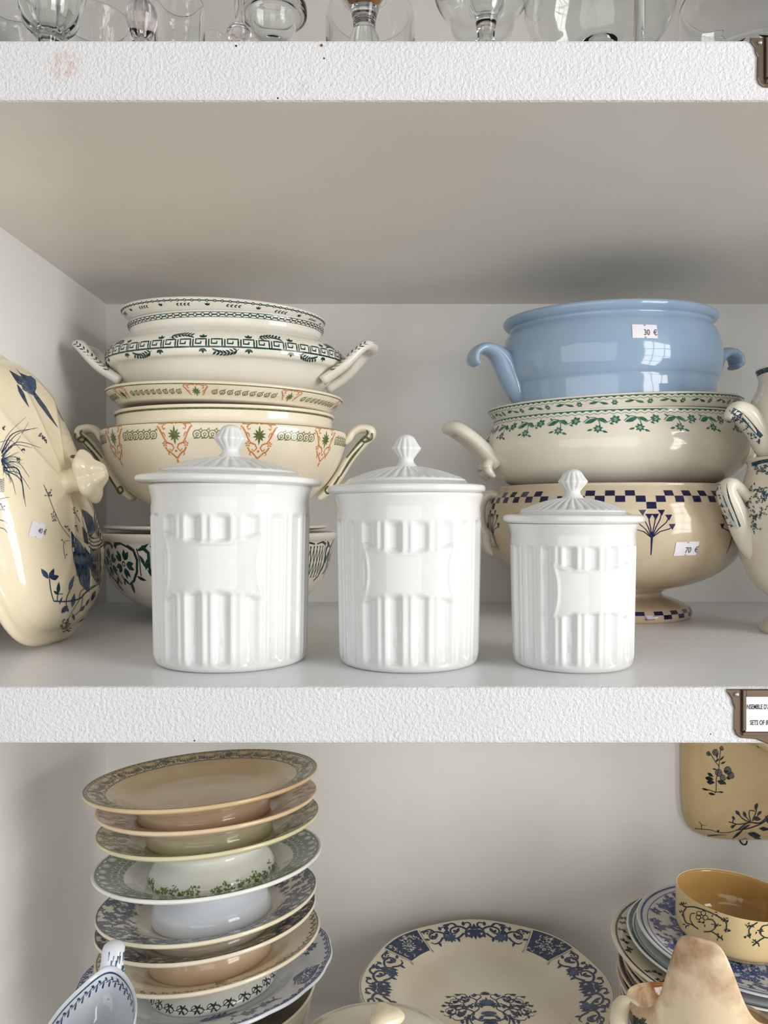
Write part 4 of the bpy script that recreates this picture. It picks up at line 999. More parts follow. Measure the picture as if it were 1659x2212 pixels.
# 1 top plate: tea stained with slate swag border
t, ps, pl, fs, fo = ped_plate('tea-stained pedestal plate with slate garland border, topmost of the left stack', 440, rows[0], YS, .1170, .066, Hh(0), -3.4, -4.5, M_w['tan'], M_w['peach'])
R = .1; k = Ink(); circ(k, R, .1150, .0016); circ(k, R, .1120, .0007); circ(k, R, .0955, .0007)
for i in range(110): k.at(2*PI*R*i/110, .1135); k.stroke([(0, -.001), (0, .0012)], .0012)
for i in range(10):
    x = 2*PI*R*i/10; k.at(x, .104); k.ring(0, 0, .0062, .0008, 14, .0072); foliage(k, R, .100, .108, 40+i, 5, .9, .3, x/R-.045, x/R+.045)
    for sg in (-1, 1):
        k.at(x, .104, 0, 1, sg)
        k.stroke([(.007, .004), (.014, -.002), (.022, -.003), (.030, .003)], .0008); k.stroke([(.006, -.006), (.014, -.009), (.020, -.006), (.026, -.009), (.032, -.005)], .0009)
        for j in range(8): k.leaf(.009+j*.0027, .0005-.0028*math.sin(j*.42), -1.4+.2*(j % 3), .0042, .0016); k.leaf(.009+j*.0027, .001-.0028*math.sin(j*.42), 1.2, .0030, .0014)
        k.curl(.026, -.002, 0, .003, 1.2, .0006); k.curl(.014, .006, 1, .0025, 1.2, .0006)
        for j in range(5): k.stroke([(.024+j*.0015, -.004), (.024+j*.0015, .006)], .0004)
pprint(k, ps, pl, R, J['slate'])
# 2 peach with brown branches
t, ps, pl, fs, fo = ped_plate('peach pedestal plate with faint brown branches, second from top of the left stack', 452, rows[1], YS, .1105, .063, Hh(1), -3.0, -4.5, M_w['peach'], M_w['olive'])
k = Ink(); foliage(k, R, .084, .108, 51, 150, 1.1, .1)
for i in range(24): x = 2*PI*R*i/24; k.at(x, .096); k.stroke([(-.012, -.006), (-.004, .002), (.004, -.002), (.012, .006)], .0008, .0004)
pprint(k, ps, pl, R, J['brown'])
# 3 olive
t, ps, pl, fs, fo = ped_plate('pale olive pedestal plate with olive leaf border, third from top of the left stack', 455, rows[2], YS, .1115, .064, Hh(2), -3.6, -4.5, M_w['olive'], M_w['white'], 'flare')
k = Ink(); foliage(k, R, .080, .109, 52, 420, 1.15, .1); circ(k, R, .1095, .0010)
for i in range(20): x = 2*PI*R*i/20; k.at(x, .094); k.stroke([(-.012, .004), (-.004, -.004), (.006, -.002), (.012, .006)], .0010); k.ring(.004, .004, .005, .0008)
pprint(k, ps, pl, R, J['olive'])
k = Ink(); Rf = .062; foliage(k, Rf, .0012, .0075, 61, 190, .62, .1)
for i in range(14):
    for j in range(9): k.at(2*PI*Rf*i/14+random.uniform(-.006, .006), random.uniform(.004, .0115)); k.leaf(0, 0, random.uniform(0, 6), .0032, .0014)
k.build('leaf_cluster_print', fs.band(fs.s_z(.002) if fs.s_z(.002) else 0, Rf), J['moss'], fo)
# 4 sage band with white ovals
t, ps, pl, fs, fo = ped_plate('white pedestal plate with sage band of white ovals, fourth in the left stack', 454, rows[3], YS, .1145, .060, Hh(3), -3.4, -5, M_w['white'], M_w['bluew'], 'bulb')
k = Ink(); 
for i in range(96): k.at(); k.rect(2*PI*R*i/96, 2*PI*R*(i+1)/96, .0845, .1115, 1, 5)
pprint(k, ps, pl, R, J['sage'])
k = Ink()
for i in range(38):
    x = 2*PI*R*i/38; k.at(x, .1045); k.disc(0, 0, .0052, 10, .0042)
    k.at(x+PI*R/38, .1085); k.leaf(-.004, 0, 0, .008, .0022)
for i in range(46): k.at(2*PI*R*i/46, .0925); k.ring(0, 0, .0036, .0012, 10); k.at(2*PI*R*(i+.5)/46, .0965); k.disc(0, 0, .0011, 5); k.at(2*PI*R*(i+.5)/46, .0875); k.ring(0, 0, .0028, .0009, 8)
pprint(k, ps, pl, R, J['paper'], 'reserved_oval_print', 4e-4)
k = Ink()
for i in range(38): k.at(2*PI*R*i/38, .1045); k.ring(0, 0, .0034, .0006, 10)
for i in range(46): k.at(2*PI*R*i/46, .0925); k.disc(0, 0, .0012, 5)
pprint(k, ps, pl, R, J['sage'], 'oval_centre_print', 5.5e-4)
# 5, 6 blue floral
t, ps, pl, fs, fo = ped_plate('white pedestal plate with dense denim blue leaves, fifth in the left stack', 452, rows[4], YS, .1105, .062, Hh(4), -4.6, -5, M_w['ivory'], M_w['ivory'])
k = Ink(); foliage(k, R, .083, .1085, 53, 620, 1.0, .22); foliage(k, R, .074, .086, 54, 120, 1.0, .2); circ(k, R, .1085, .0012); pprint(k, ps, pl, R, J['blue'])
t, ps, pl, fs, fo = ped_plate('white pedestal plate with night blue leaves, sixth in the left stack', 450, rows[5], YS, .1105, .062, Hh(5), -4.8, -5, M_w['ivory'], M_w['peach'])
k = Ink(); foliage(k, R, .080, .1085, 55, 760, 1.0, .22); circ(k, R, .1085, .0012); pprint(k, ps, pl, R, J['navy'])
# 7 ivory with thin vine
t, ps, pl, fs, fo = ped_plate('ivory pedestal plate with thin dark vine border, seventh in the left stack', 455, rows[6], YS, .1125, .064, Hh(6), -5.5, -5, M_w['ivory'], M_w['white'], 'flare')
k = Ink(); circ(k, R, .1098, .0007)
for i in range(60):
    k.at(2*PI*R*i/60, .1055); k.stroke([(-.006, -.001), (-.002, .0018), (.002, -.0018), (.006, .001)], .0007); k.leaf(-.003, 0, 1.0, .0045, .0018); k.leaf(.002, 0, -1.0, .0045, .0018); k.leaf(.004, 0, .9, .0035, .0015)
for i in range(9): k.at(.125*R*10*0+2*PI*R*.05, .080+i*.0022, .25); k.stroke([(-.003, 0), (.012-i*.0006, .0006)], .0012, .0004)
pprint(k, ps, pl, R, J['black'], 'vine_print')
k = Ink(); Rf = .063
for i in range(26):
    k.at(2*PI*Rf*i/26, .0055); k.ring(-.003, .001, .0030, .0006, 8, .0024); k.ring(.003, -.0008, .0030, .0006, 8, .0024); k.stroke([(-.007, -.001), (0, .0022), (.007, -.001)], .0008)
    for a in (1.0, 2.2, -1.0, -2.2): k.leaf(0, 0, a, .0052, .0018)
k.build('vine_print', fs.band(fs.s_z(.002), Rf), J['black'], fo)
# 8 large scalloped cobalt plate
scal = lambda th, r, z, a: (r*(1+.012*np.clip(r/.13, 0, 1)**6*np.abs(np.cos(th*9))), z)
t, ps, pl, fs, fo = ped_plate('large scalloped cobalt blue floral plate, lowest of the left pedestal stack', 448, rows[7], YS, .1275, .066, .040, -4.8, -4.5, M_w['bluew'], None, 'drum', scal)
k = Ink(); circ(k, R, .1262, .0016)
for i in range(74): k.at(2*PI*R*i/74, .1225); k.flower(0, 0, .0030, 5, 0, .2, .6); k.leaf(.003, 0, .8, .0035, .0016)
for i in range(10):
    x0, x1 = 2*PI*R*(i-.20)/10, 2*PI*R*(i+.28)/10
    if i % 2 == 0: 
        k.at(); n_ = 10; k.tri([(x0+(x1-x0)*j/n_, v) for j in range(n_+1) for v in (.100+.004*math.cos(j/n_*2*PI), .1185)], [(2*j, 2*j+2, 2*j+3, 2*j+1) for j in range(n_)])
    else:
        k.at((x0+x1)/2, .106); k.flower(-.006, .002, .0065, 6, .3, .2, .55); k.flower(.012, -.003, .0055, 5, .9, .2, .6)
        k.stroke([(-.020, -.006), (-.006, 0), (.010, -.004), (.024, .006)], .0009)
        for j in range(12): k.leaf(-.020+j*.0037, -.002, random.uniform(-2.5, 2.5), .0075, .0026)
for j in range(15): k.at(2*PI*R*(.02)+j*.0024, .076); k.leaf(0, 0, random.uniform(-.6, .2), .015, .003)
pprint(k, ps, pl, R, J['cobalt'])
k = Ink()
for i in range(0, 10, 2):
    xc = 2*PI*R*(i+.04)/10; k.at(xc, .1095); k.flower(0, 0, .006, 6, .2, .25, .4); k.flower(-.013, .001, .004, 5, .2, .25, .4); k.flower(.013, .001, .004, 5, .2, .25, .4)
    for sg in (-1, 1): k.at(xc, .1095, 0, 1, sg); k.stroke([(.004, -.004), (.010, -.005), (.018, .001), (.022, .005)], .0008); k.curl(.010, .004, 0, .003, 1.3, .0007); k.curl(.020, -.002, 0, .0025, 1.3, .0007)
pprint(k, ps, pl, R, J['paper'], 'reserved_flower_print', 4.5e-4)
# supporting bowls of the stack
zl = zr[7]-.040
def bowl(label, X, Y, z, r, h, glaze, ink=None, group=None, rot=(0, 0, 0), fr_=.5):
    t = thing('bowl', label, 'bowl', (X, Y, z), rot, group)
    s_ = Surf([(0, .006), (r*fr_*.85, .006), (r*fr_*.93, 0), (r*fr_, .001), (r*fr_*1.03, .006), (r*.76, h*.30), (r*.92, h*.66), (r*.99, h-.003), (r, h), (r*.985, h+.001), (r*.965, h-.003), (r*.88, h*.64), (r*.68, h*.28), (0, .014)], seg=96); b = s_.mesh('body', glaze, t)
    if ink: ink(t, s_)
    return t
z1 = zl+.022-.105
bowl('plain ivory bowl directly beneath the scalloped cobalt plate', (455-CX)*YS/F, YS, z1, .108, .105, M_w['ivory'])
bowl('upturned ivory bowl at the bottom of the left stack', (462-CX)*YS/F, YS+.003, z1-.0005, .116, z1-.0015-Z_LOW, M_w['ivory'], rot=(PI, 0, 0))

# ------------------------------------------------------------------ octagonal blue platters, centre
YC, XC = .91, (1049-CX)*.91/F; zc = -(2128-HY)*YC/F
octo = lambda th, r, z, a: (r*(1+.020*np.clip(r/.147, 0, 1)**4*(np.cos(8*(th+PI/8)))*-.6+.0), z)
def platter(label, X, Y, z, r, glaze, rotz=0, md=octo):
    t = thing('dinner_plate', label, 'plate', (X, Y, z), (0, 0, rotz), 'blue platters stacked in the centre')
    s_ = Surf([(0, .001), (r*.56, .001), (r*.58, 0), (r*.61, .0005), (r*.64, .004), (r*.72, .010), (r*.93, .0165), (r*.99, .0195), (r, .0210), (r*.993, .0222), (r*.97, .0216), (r*.86, .0180), (r*.74, .0150), (r*.68, .0118), (r*.62, .0094), (r*.55, .0084), (0, .0082)], seg=144, mod=md)
    return t, s_, s_.mesh('dish', glaze, t)
n_p = 13; dz = (zc-.021-Z_LOW)/(n_p-1)
for i in range(n_p):
    z = Z_LOW+dz*i
    if i < n_p-1:
        off = random.Random(i).uniform
        nth = ('bottom', 'second', 'third', 'fourth', 'fifth', 'sixth', 'seventh', 'eighth', 'ninth', 'tenth', 'eleventh', 'twelfth')[i]
        t, s_, b = platter('blue-rimmed plate in the centre pile, %s%s' % (nth, ' plate' if i == 0 else ' from the bottom'), XC+off(-.002, .006), YC+off(-.001, .004), z, .145+off(-.002, .003), M_w['bluew'] if i % 2 else M_w['ivory'], off(-.2, .2))
        k = Ink(); foliage(k, .12, .118, .139, 80+i, 200, 1.2, .15) if i == n_p-2 else None; circ(k, .12, .1425, .003)
        pprint(k, s_, b, .12, J['delft'], 'rim_print')
t, s_, b = platter('cream platter with blue scroll panels and central vase motif, top of centre pile', XC, YC, zc-.021, .1465, M_w['ivory'])
R = .125; k = Ink(); kk = Ink(); kw = Ink()
def scrolls(k, x, y, w_, fl=1, s0=1.0):
    k.at(x, y, 0, s0, fl)
    k.stroke(bez([(.004, -.012), (.012, -.006), (.010, .002), (.018, .008), (.028, .006), (.030, -.001), (.024, -.003)]), w_, w_*.5)
    k.stroke(bez([(.010, .002), (.004, .008), (.006, .013), (.012, .012)]), w_*.8, w_*.4); k.stroke(bez([(.020, .008), (.024, .014), (.032, .013), (.034, .009)]), w_*.8, w_*.4); k.stroke(bez([(.014, -.004), (.022, -.010), (.030, -.011), (.034, -.007)]), w_*.9, w_*.4)
    for a, b_, c, l in ((.010, -.004, -1.2, .007), (.018, .006, -1.0, .008), (.012, .008, 1.6, .006), (.026, .004, -2.0, .006), (.028, .012, .2, .007), (.024, -.010, -1.6, .006), (.032, -.002, .4, .006), (.006, -.010, 2.4, .006)): k.leaf(a, b_, c, l*1.25, .0044)
for q in range(4):
    th = q*PI/2
    # broad floral panel
    x = R*th; v = .1235
    k.at(x, v)
    for a in (-1.25, -.62, 0, .62, 1.25): k.leaf(0, .002, -PI/2+a, .014 if a else .018, .006)
    for a in (-.9, 0, .9): k.leaf(0, .003, PI/2+a, .010, .005)
    for sg in (-1, 1):
        scrolls(k, x, v+.001, .0036, sg, 1.08); scrolls(k, x+sg*.032, v-.001, .0034, sg, 1.05)
        kk = Ink(); kk.at(x+sg*.036, v-.008); kk.disc(0, 0, .0066, 12); pprint(kk, s_, b, R, J['delft'], 'blossom_print', 4e-4)
        k.at(x+sg*.036, v-.008)
        for j in range(9): k.leaf(.0050*math.cos(j*.7), .0050*math.sin(j*.7), j*.7, .0042, .0026)
        k.at(x+sg*.036, v+.010); k.disc(0, 0, .0034); k.leaf(0, -.003, -PI/2, .010, .004)
        k.at(x+sg*.060, v+.008, 0, 1, sg); k.flower(0, 0, .005, 5); k.leaf(0, -.004, -1.4, .009, .003)
    # dark panel
    x = R*(th+PI/4); n_ = 6
    w0, w1 = .0205, .0265
    k.at(); k.tri([(x+(w0+(w1-w0)*j/n_)*(-1+2*i/n_), .1050+.037*j/n_) for j in range(n_+1) for i in range(n_+1)], [(j*(n_+1)+i, j*(n_+1)+i+1, (j+1)*(n_+1)+i+1, (j+1)*(n_+1)+i) for j in range(n_) for i in range(n_)])
    for sg in (-1, 1): k.at(x, 0, 0, 1, sg); k.stroke([(w0+.0022, .1035), (w1+.0022, .1405)], .0006); k.ring(w0+.003, .1025, .0014, .0006, 8)
    random.seed(q); kw = Ink()
    for j in range(34):
        kw.at(x+random.uniform(-.021, .021), random.uniform(.1075, .139), random.uniform(0, 6.28), .8); kw.stroke(bez([(-.003, 0), (0, .002), (.003, 0), (.002, -.002)], 3), .0010, .0005); kw.leaf(0, 0, 1, .0036, .0014)
    kk = Ink(); kk.at(x, .124); kk.disc(0, 0, .0072, 14); pprint(kk, s_, b, R, J['delft'], 'blossom_print', 4e-4); kw.at(x, .124)
    for j in range(12): kw.leaf(.0062*math.cos(j*PI/6), .0062*math.sin(j*PI/6), j*PI/6, .003, .0016)
    pprint(kw, s_, b, R, M_w['ivory'], 'reserved_scroll_print', 5.5e-4)
k.at(); circ(k, R, .1445, .0005)
pprint(k, s_, b, R, I_blued, 'panel_print')
k = Ink(); kk = Ink()
for sg in (-1, 1):
    scrolls(k, .002*sg, .012, .0020, sg, .95); scrolls(k, .006*sg, -.010, .0020, sg, 1.05); scrolls(k, .026*sg, -.006, .0016, sg, .75); scrolls(k, .018*sg, .010, .0016, sg, .8)
    k.at(0, 0, 0, 1, sg); k.stroke(bez([(.002, -.036), (.012, -.036), (.020, -.028), (.022, -.016), (.017, -.008)]), .0020, .0014); k.stroke(bez([(.022, -.012), (.026, -.024), (.024, -.036)]), .004, .002)
    for j in range(10): k.leaf(.010+j*.0042, .022-j*.0022, random.uniform(.2, 1.6), .0058, .0022)
    for j in range(8): k.leaf(.018+j*.004, -.018+j*.0018, random.uniform(-1.6, -.2), .0055, .0022)
k.at(0, 0)
for a in (-1.3, -.8, -.4, 0, .4, .8, 1.3): k.leaf(0, -.020, -PI/2+a, .012 if a else .017, .0045); k.leaf(0, .004, PI/2+a*.9, .013 if a else .016, .0042); k.leaf(0, .024, PI/2+a, .007, .0024)
kk.at(); kk.disc(0, .010, .0085, 12, .0050); kk.disc(0, -.010, .009, 12, .004); k.stroke([(-.010, .005), (.010, .005)], .0018); k.stroke([(-.010, -.0145), (.010, -.0145)], .0014)
dm = s_.disc(); k.build('vase_print', lambda uv: dm(uv*np.array([1.0, 1.0])+np.array([0, -.022])), I_blued, b); dm2 = s_.disc(4e-4); kk.build('vase_blossom_print', lambda uv: dm2(uv+np.array([0, -.022])), J['delft'], b)

# ------------------------------------------------------------------ right pile of plates with cup and jug
YR, XR_ = .85, (1600-CX)*.85/F
def rpl(label, X, Y, z, r, glaze, ink, rot=(0, 0, 0)):
    t = thing('saucer_plate', label, 'plate', (X, Y, z), rot, 'plates piled at lower right')
    s_ = Surf([(0, .001), (r*.56, .001), (r*.58, 0), (r*.61, .0005), (r*.66, .004), (r*.92, .0125), (r*.99, .0155), (r, .0165), (r*.993, .0176), (r*.96, .0168), (r*.74, .0112), (r*.66, .0092), (r*.5, .0084), (0, .0083)], seg=112)
    b = s_.mesh('dish', glaze, t); k = Ink(); ink(k, r); pprint(k, s_, b, r*.85, ink.mat, 'rim_print'); return t
def mk(fn, mat): fn.mat = mat; return fn
dark = mk(lambda k, r: (circ(k, r*.85, r*.955, .0022), foliage(k, r*.85, r*.80, r*.93, 91, 120, 1.3, .1)), J['black'])
line = mk(lambda k, r: (circ(k, r*.85, r*.965, .004), circ(k, r*.85, r*.93, .001)), J['slate'])
bluep = mk(lambda k, r: (circ(k, r*.85, r*.955, .0022), circ(k, r*.85, r*.90, .0008), foliage(k, r*.85, r*.40, r*.86, 92, 620, 1.35, .1)), print_mat('periwinkle_print', (62, 84, 150), (98, 120, 176)))
zt = -(2016-HY)*YR/F-.0165
names = ('lowest', 'second lowest', 'third lowest', 'fourth lowest', 'fifth', 'sixth', 'seventh', 'eighth')
nlow = 7; ztop = zt-.008; dz = .0092; zp = ztop-.0105-dz*nlow
bowl('upturned white bowl under the lower right pile of plates', XR_, YR, zp-.0003, .120, zp-.0013-Z_LOW, M_w['white'], rot=(PI, 0, 0))
for i in range(nlow):
    rr = .1275+random.Random(i+20).uniform(-.004, .003)
    rpl('dark-edged plate in the lower right pile, %s%s' % (names[i], '' if i < 4 else ' from the bottom'), XR_+random.Random(i).uniform(-.003, .003), YR+random.Random(i+5).uniform(-.003, .003), zp+dz*i, rr, M_w['ivory'] if i % 2 else M_w['peach'], dark if i % 3 == 0 else line)
rpl('cream plate with black leaf rim under the blue saucer, right pile', XR_, YR, ztop-.010, .1375, M_w['ivory'], dark, (math.radians(0), math.radians(1.5), 0))
rpl('white plate with thin grey green edge beneath the blue plate, right pile', XR_+.006, YR, ztop-.001, .126, M_w['white'], line, (0, math.radians(1.5), 0))
rpl('periwinkle blue patterned plate carrying the cream cup, right pile', XR_+.010, YR, ztop+.007, .119, M_w['bluew'], bluep, (0, math.radians(2), 0))
M_cup = ceramic('honey_cream_glaze', (228, 204, 156), (218, 190, 138), .07, 8); M_cupin = ceramic('amber_inside_glaze', (196, 158, 96), (182, 142, 82), .07, 8)
cz = ztop+.0180
YQ = .845; kq = YQ/F
t = thing('cup', 'large honey cream cup with black vine print on the blue plate', 'cup', ((1583-CX)*kq, YQ, cz), (math.radians(-1), math.radians(4.5), 0))
hc = (HY-1930)*kq-cz
rc = 123*kq
cs_ = Surf([(0, .003), (rc*.62, .003), (rc*.68, 0), (rc*.74, .001), (rc*.80, .005), (rc*.93, .010), (rc*.975, .020), (rc*.985, hc*.6), (rc, hc-.002), (rc*.995, hc), (rc*.975, hc-.001)], seg=112); cb = cs_.mesh('body', M_cup, t)
Surf([(0, .0045), (rc*.8, .0062), (rc*.93, .022), (rc*.957, hc*.6), (rc*.9745, hc-.0012), (rc*.960, hc-.0012), (rc*.945, hc*.6), (rc*.915, .024), (rc*.78, .0085), (0, .007)], seg=96).mesh('inside', M_cupin, t)
T = crop(1300, 1860, 4.621); k = Ink(step=3); cast = Cast(cb)
def ST(k, pts, w_, w2=None): k.stroke(T(bez(pts)), w_/4.621, None if w2 is None else w2/4.621)
def vine(dx, dy, fl=1):
    q = lambda pts: [((fl*(a-800))+800+dx, b+dy) for a, b in pts]
    ST(k, q([(790, 410), (830, 455), (930, 460), (1100, 520), (1230, 600), (1245, 660), (1235, 710)]), 12); ST(k, q([(850, 455), (815, 520), (840, 610), (900, 635), (965, 680)]), 11); ST(k, q([(930, 520), (890, 530), (885, 590), (930, 660)]), 9)
    ST(k, q([(1060, 580), (1110, 590), (1140, 650), (1090, 700), (1020, 705)]), 12); ST(k, q([(1090, 700), (1140, 730), (1210, 785)]), 12)
    for cx, cy in ((970, 525), (1015, 520), (1035, 565), (1000, 590), (965, 560)): X, Y = T(q([(cx, cy)]))[0]; k.ring(X, Y, 5.2, 1.5, 10)
    for cx, cy, n in ((1240, 580, 9), (1250, 690, 7), (1140, 630, 7), (1175, 755, 7), (800, 430, 4), (1000, 625, 4), (1105, 520, 3), (820, 515, 3), (860, 640, 4)):
        for i in range(n): X, Y = T(q([(cx+random.uniform(-28, 28), cy+random.uniform(-14, 14))]))[0]; k.leaf(X, Y, random.uniform(0, 6.28), 7, 2.8)
vine(0, 0); cast_print('vine_print', k, cast, J['black'], t)
k = Ink(step=3); vine(1115, 60, -1); cast_print('vine_print', k, cast, J['black'], t)

def cake_stand(label, X, Y, ztop_, r):
    t = thing('cake_stand', label, 'cake stand', (X, Y, Z_LOW)); h = ztop_-Z_LOW
    Surf([(0, .01), (r*.5, .008), (r*.62, .001), (r*.68, 0), (r*.70, .004), (r*.45, .014), (r*.2, .03), (r*.16, h*.5), (r*.24, h-.014), (r*.8, h-.008), (r, h-.001), (r*1.0, h+.002), (r*.97, h+.0015), (r*.9, h), (0, h)], seg=72).mesh('body', M_w['white'], t); return t
# stained gravy boat with a tall spout facing the front
M_stain = ceramic('brown_stained_glaze', (236, 214, 180), (150, 98, 52), .10, 15, .43, .63); 
YJ = .635; kj = YJ/F; Xj = (1518-CX)*kj; zj = -.455
cake_stand('white cake stand under the stained gravy boat', Xj, YJ+.005, zj-.0003, .062)
t = thing('gravy_boat', 'brown-stained cream gravy boat with tall spout facing front, lower right corner', 'gravy boat', (Xj, YJ, zj))
hj = .072
def boat(th, r, z, a):
    d = (th+PI/2+.45+PI) % (2*PI)-PI
    w_ = 1/(1+(np.abs(d)/np.where(d > 0, .52, .46))**np.where(d > 0, 4.0, 5.0)); q = np.clip(z/hj, 0, 1)**1.8
    rr = r*(1-.06*q*w_-.05*q*np.exp(-((np.abs(d)-.7)/.3)**2))
    return rr, z+q*(w_*.074-.008+.016*np.exp(-((d-1.25)/.5)**2)-.034*(1-np.cos(d))/2)
bs = Surf([(0, .004), (.026, .004), (.030, 0), (.034, .001), (.035, .006), (.046, .018), (.056, .036), (.060, .055), (.0605, hj-.001), (.0595, hj+.0008), (.0578, hj-.001), (.057, .055), (.053, .036), (.042, .018), (0, .010)], sx=.98, sy=1.1, mod=boat, seg=160); bo = bs.mesh('body', M_stain, t)
M_jh = ceramic('ivory_handle_glaze', (236, 224, 196), (226, 208, 170), .08, 9)
tube([(-.052, .010, .046), (-.064, .004, .052), (-.070, -.006, .046), (-.070, -.014, .030), (-.060, -.018, .018)], [.005, .0065, .0075, .0065, .005], M_jh, 'handle', t, 12)
k = Ink(); foliage(k, .06, -.014, .0, 93, 60, 1.2, .1, -1.9, -1.25); k.build('rim_print', bs.band(bs.s_z(.060), .06), J['black'], t)

# blue and white sauce boat, lower left
YB = .583; Xb = -.231; zb_ = -.4415
cake_stand('white cake stand under the blue sauce boat', Xb, YB, zb_-.0003, .050)
yaw = math.radians(97)
t = thing('sauce_boat', 'white sauce boat with blue border and blue striped handle, lower left corner', 'sauce boat', (Xb, YB, zb_), (0, 0, yaw))
hb_ = .052
def sb(th, r, z, a):
    d = (th+PI) % (2*PI)-PI; w_ = np.exp(-((np.abs(d)-PI)/.6)**2); q = np.clip(z/hb_, 0, 1)**1.5
    return r*(1+.25*w_*q), z+.014*w_*q+.008*q*np.exp(-(d/.5)**2)
ss_ = Surf([(0, .004), (.018, .004), (.022, 0), (.025, .001), (.026, .006), (.034, .014), (.042, .030), (.0450, .046), (.0452, hb_-.001), (.0442, hb_+.0006), (.0430, hb_-.001), (.0425, .045), (.039, .030), (.030, .015), (0, .009)], sx=1.65, sy=.74, mod=sb, seg=128); sbo = ss_.mesh('body', M_w['bluew'], t)
k = Ink(); Rb = .05
circ(k, Rb, .0, .0012)
for i in range(40): k.at(2*PI*Rb*i/40, .005); k.leaf(-.002, 0, .9, .005, .002); k.leaf(.002, 0, -.6, .0045, .002); k.disc(0, .003, .0011); k.stroke([(-.004, -.001), (.004, .001)], .0006)
sa = ss_.top_r(.0428)
k.build('border_print', ss_.band(float(ss_.s_z(hb_-.003, 'in')), Rb), J['delft'], t)
hd = tube([(.070, 0, .034), (.0765, 0, .047), (.0785, 0, .054), (.0800, 0, .060), (.083, 0, .0665), (.088, 0, .0685), (.092, 0, .0660)], [(.010, .005), (.0105, .006), (.0105, .0065), (.0095, .006), (.0095, .006), (.0090, .0055), (.006, .004)], M_w['bluew'], 'handle', t, 14, up=(0, 1, 0))
hcst = Cast(hd); k = Ink(step=2); random.seed(12)
T = crop(80, 1860, 2.44)
for i in range(46):
    x = random.uniform(370, 505); y = random.choice((500, 520, 545, 570, 600, 620)); k.stroke(T([(x, y-20), (x-6, y+random.uniform(8, 30))]), random.uniform(1, 2.4), .5)
k.stroke(T(bez([(365, 575), (410, 568), (470, 585)])), 3)
cast_print('stripe_print', k, hcst, J['delft'], hd)

# covered tureen in front of the centre pile
YT, Xt = .665, (812-CX)*.665/F; zrim = -.470
t = thing('covered_tureen', 'cream covered tureen with pale blue sprigs, cut off by bottom edge', 'tureen', (Xt, YT, Z_LOW)); ht = zrim-Z_LOW
Surf([(0, .008), (.03, .008), (.044, 0), (.048, .001), (.049, .008), (.036, .024), (.034, .036), (.056, .070), (.070, .120), (.072, .170), (.068, ht-.004), (.066, ht), (.062, ht-.002), (.06, .17), (.05, .1), (0, .06)], seg=96).mesh('body', M_w['ivory'], t)
ls = Surf([(0, -.004), (.055, -.004, 1), (.056, .0005, 1), (.072, .0005), (.0765, .0018), (.0772, .004), (.0755, .0055), (.070, .008), (.055, .016), (.030, .023), (0, .0255)], seg=112); lo_ = ls.mesh('lid', M_w['ivory'], t); lo_.location = (0, 0, ht)
k = Ink(); foliage(k, .06, .042, .074, 95, 330, .85, .2); pprint(k, ls, lo_, .06, print_mat('pale_blue_sprig_print', (86, 112, 160), (140, 160, 190)), 'sprig_print')
kn = Surf([(0, 0), (.010, 0), (.008, .006), (.0075, .010), (.013, .014), (.0145, .018), (.010, .0225), (0, .0245)], seg=48, mod=lambda th, r, z, a: (r*(1+.16*np.cos(3*th)*sstep(.008, .016, z)), z)); kv, kf = kn.geo(); kv[:, 2] += .023; kv[:, 0] += .008
mesh_obj('knob', kv, kf, M_jh, lo_)

# rectangular cover hung on the back panel
YW = BACK-.030; kw_ = YW/F; wx, wy = .150, .125
ctr = P(1485, 1830, YW); cx_, cz_ = ctr.x+wx, ctr.z+wy
t = thing('wall_plaque', 'cream rectangular dish cover with dark blue flowers hung on the back panel', 'wall plaque', (cx_, BACK-.001, cz_), (PI/2, 0, 0))
def sq(th, r, z, a):
    c, s2 = np.cos(th), np.sin(th); g = (np.abs(c)**6+np.abs(s2)**6)**(-1/6); return r*(1+(g-1)*np.clip(r/.7, 0, 1)), z
M_plq = ceramic('toffee_cream_glaze', (216, 190, 144), (200, 170, 122), .08, 7)
pqs = Surf([(0, .006), (.85, .003), (.955, .0), (.985, .001), (1.0, .005), (.985, .011), (.95, .018), (.86, .026), (.7, .031), (0, .034)], sx=wx, sy=wy, mod=sq, seg=160)
v, f = pqs.geo()
pb = mesh_obj('cover_body', v, f, M_plq, t)
tube([(-.066, .026, .024), (-.067, .028, .040), (-.054, .020, .050), (-.028, .004, .053), (-.002, -.012, .050), (.012, -.020, .040), (.010, -.018, .024)], .0075, M_plq, 'handle', t, 12)
tube([(-.0125+.02*0, -wy+.006, .004), (-.0125, -wy-.003, .002), (-.0105, -wy-.006, .006), (-.008, -wy-.004, .010), (-.0075, -wy+.001, .012)], .0011, M_brzd, 'hanger_hook', t, 8).location = (P(1622, 1830, YW).x-cx_+.010, 0, 0)
cast = Cast(pb); T = crop(1440, 1470, 5.671); k = Ink(step=3); k2 = Ink(step=3)
def ST(k, pts, w_, w2=None): k.stroke(T(bez(pts)), w_/5.671, None if w2 is None else w2/5.671)
for cx, cy, r_ in ((515, 895, 26), (600, 880, 38), (675, 830, 24), (640, 1130, 44), (750, 1100, 46), (790, 1160, 40), (690, 1190, 36)):
    X, Y = T([(cx, cy)])[0]; k2.disc(X, Y, r_/5.671, 9); k.arc(X, Y, r_/5.671, .3, 5.2, 1.2)
for pts, w_ in (([(540, 900), (600, 1000), (640, 1060), (610, 1200), (605, 1340), (590, 1380)], 9), ([(660, 850), (650, 960), (640, 1050)], 8), ([(440, 1325), (520, 1340), (600, 1370)], 9), ([(590, 1370), (640, 1365), (680, 1375)], 9), ([(590, 900), (640, 980)], 6)): ST(k, pts, w_)
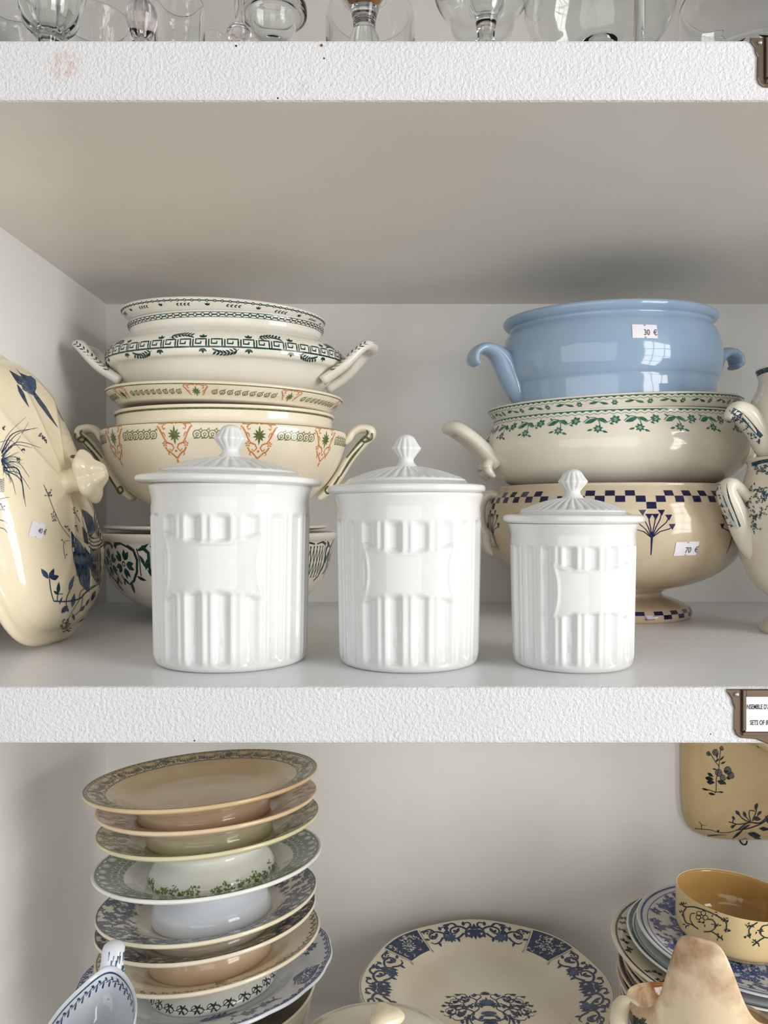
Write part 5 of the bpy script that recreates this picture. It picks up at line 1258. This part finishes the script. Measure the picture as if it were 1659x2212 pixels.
for x, y, a, l, w_ in ((500, 1130, .6, 90, 40), (470, 1190, .2, 110, 56), (490, 1240, .1, 100, 60), (620, 1230, .3, 110, 60), (690, 1230, .9, 60, 30), (600, 1000, -.9, 60, 24), (650, 980, -.8, 80, 22), (620, 950, -1.6, 70, 20), (660, 1020, -.4, 70, 26), (430, 1320, .3, 90, 26), (510, 1380, .2, 90, 34), (640, 1360, .2, 60, 22), (560, 1080, .2, 60, 22), (700, 1120, -.2, 60, 40), (730, 1180, .6, 60, 34), (500, 880, .8, 50, 24)):
    X, Y = T([(x, y)])[0]; k.leaf(X, Y, a, l/5.671, w_/5.671)
ST(k, [(870, 1830), (1000, 1740), (1150, 1740), (1290, 1600)], 16); ST(k, [(850, 1830), (1000, 1810), (1140, 1760), (1242, 1700)], 14); ST(k, [(1020, 1740), (930, 1690), (860, 1610)], 14); ST(k, [(1020, 1730), (960, 1650), (955, 1610)], 12); ST(k, [(1030, 1730), (1010, 1640), (1020, 1590), (1080, 1600)], 12); ST(k, [(1050, 1720), (1090, 1620), (1110, 1520)], 12); ST(k, [(1050, 1720), (1120, 1650), (1160, 1600)], 10); ST(k, [(1000, 1740), (880, 1760), (800, 1740), (760, 1730)], 12); ST(k, [(800, 1810), (850, 1760)], 12); ST(k, [(820, 1690), (810, 1740), (850, 1760)], 12)
for x, y, a, l, w_ in ((840, 1590, .8, 90, 44), (940, 1600, 1.2, 90, 44), (1110, 1500, 1.9, 90, 46), (1160, 1600, 2.4, 70, 40), (990, 1870, .2, 170, 66), (1040, 1880, .5, 130, 60), (800, 1940, -.7, 190, 34), (1130, 1810, .1, 130, 50), (1210, 1650, 1.2, 120, 40), (800, 1660, .9, 60, 36), (780, 1800, -.6, 60, 24), (1050, 1680, .2, 110, 60), (900, 1830, -.5, 150, 30)):
    X, Y = T([(x, y)])[0]; k.leaf(X, Y, a, l/5.671, w_/5.671)
ST(k, [(345, 1810), (430, 1820), (540, 1830), (640, 1860), (760, 1860), (870, 1830)], 7); ST(k, [(500, 1900), (620, 1890), (735, 1890)], 16, 4); ST(k, [(430, 1820), (425, 1760), (395, 1730)], 7); ST(k, [(430, 1770), (490, 1775)], 5); ST(k, [(620, 1850), (640, 1835)], 22); ST(k, [(920, 1950), (960, 1930), (990, 1950)], 5)
ST(k, [(1110, 800), (1150, 815), (1242, 830)], 30, 10)
cast_print('petal_print', k2, cast, print_mat('grey_petal_print', (92, 92, 88), (130, 124, 108)), t); cast_print('flower_print', k, cast, print_mat('blue_black_print', (22, 26, 38), (50, 56, 66)), t, 4.5e-4)
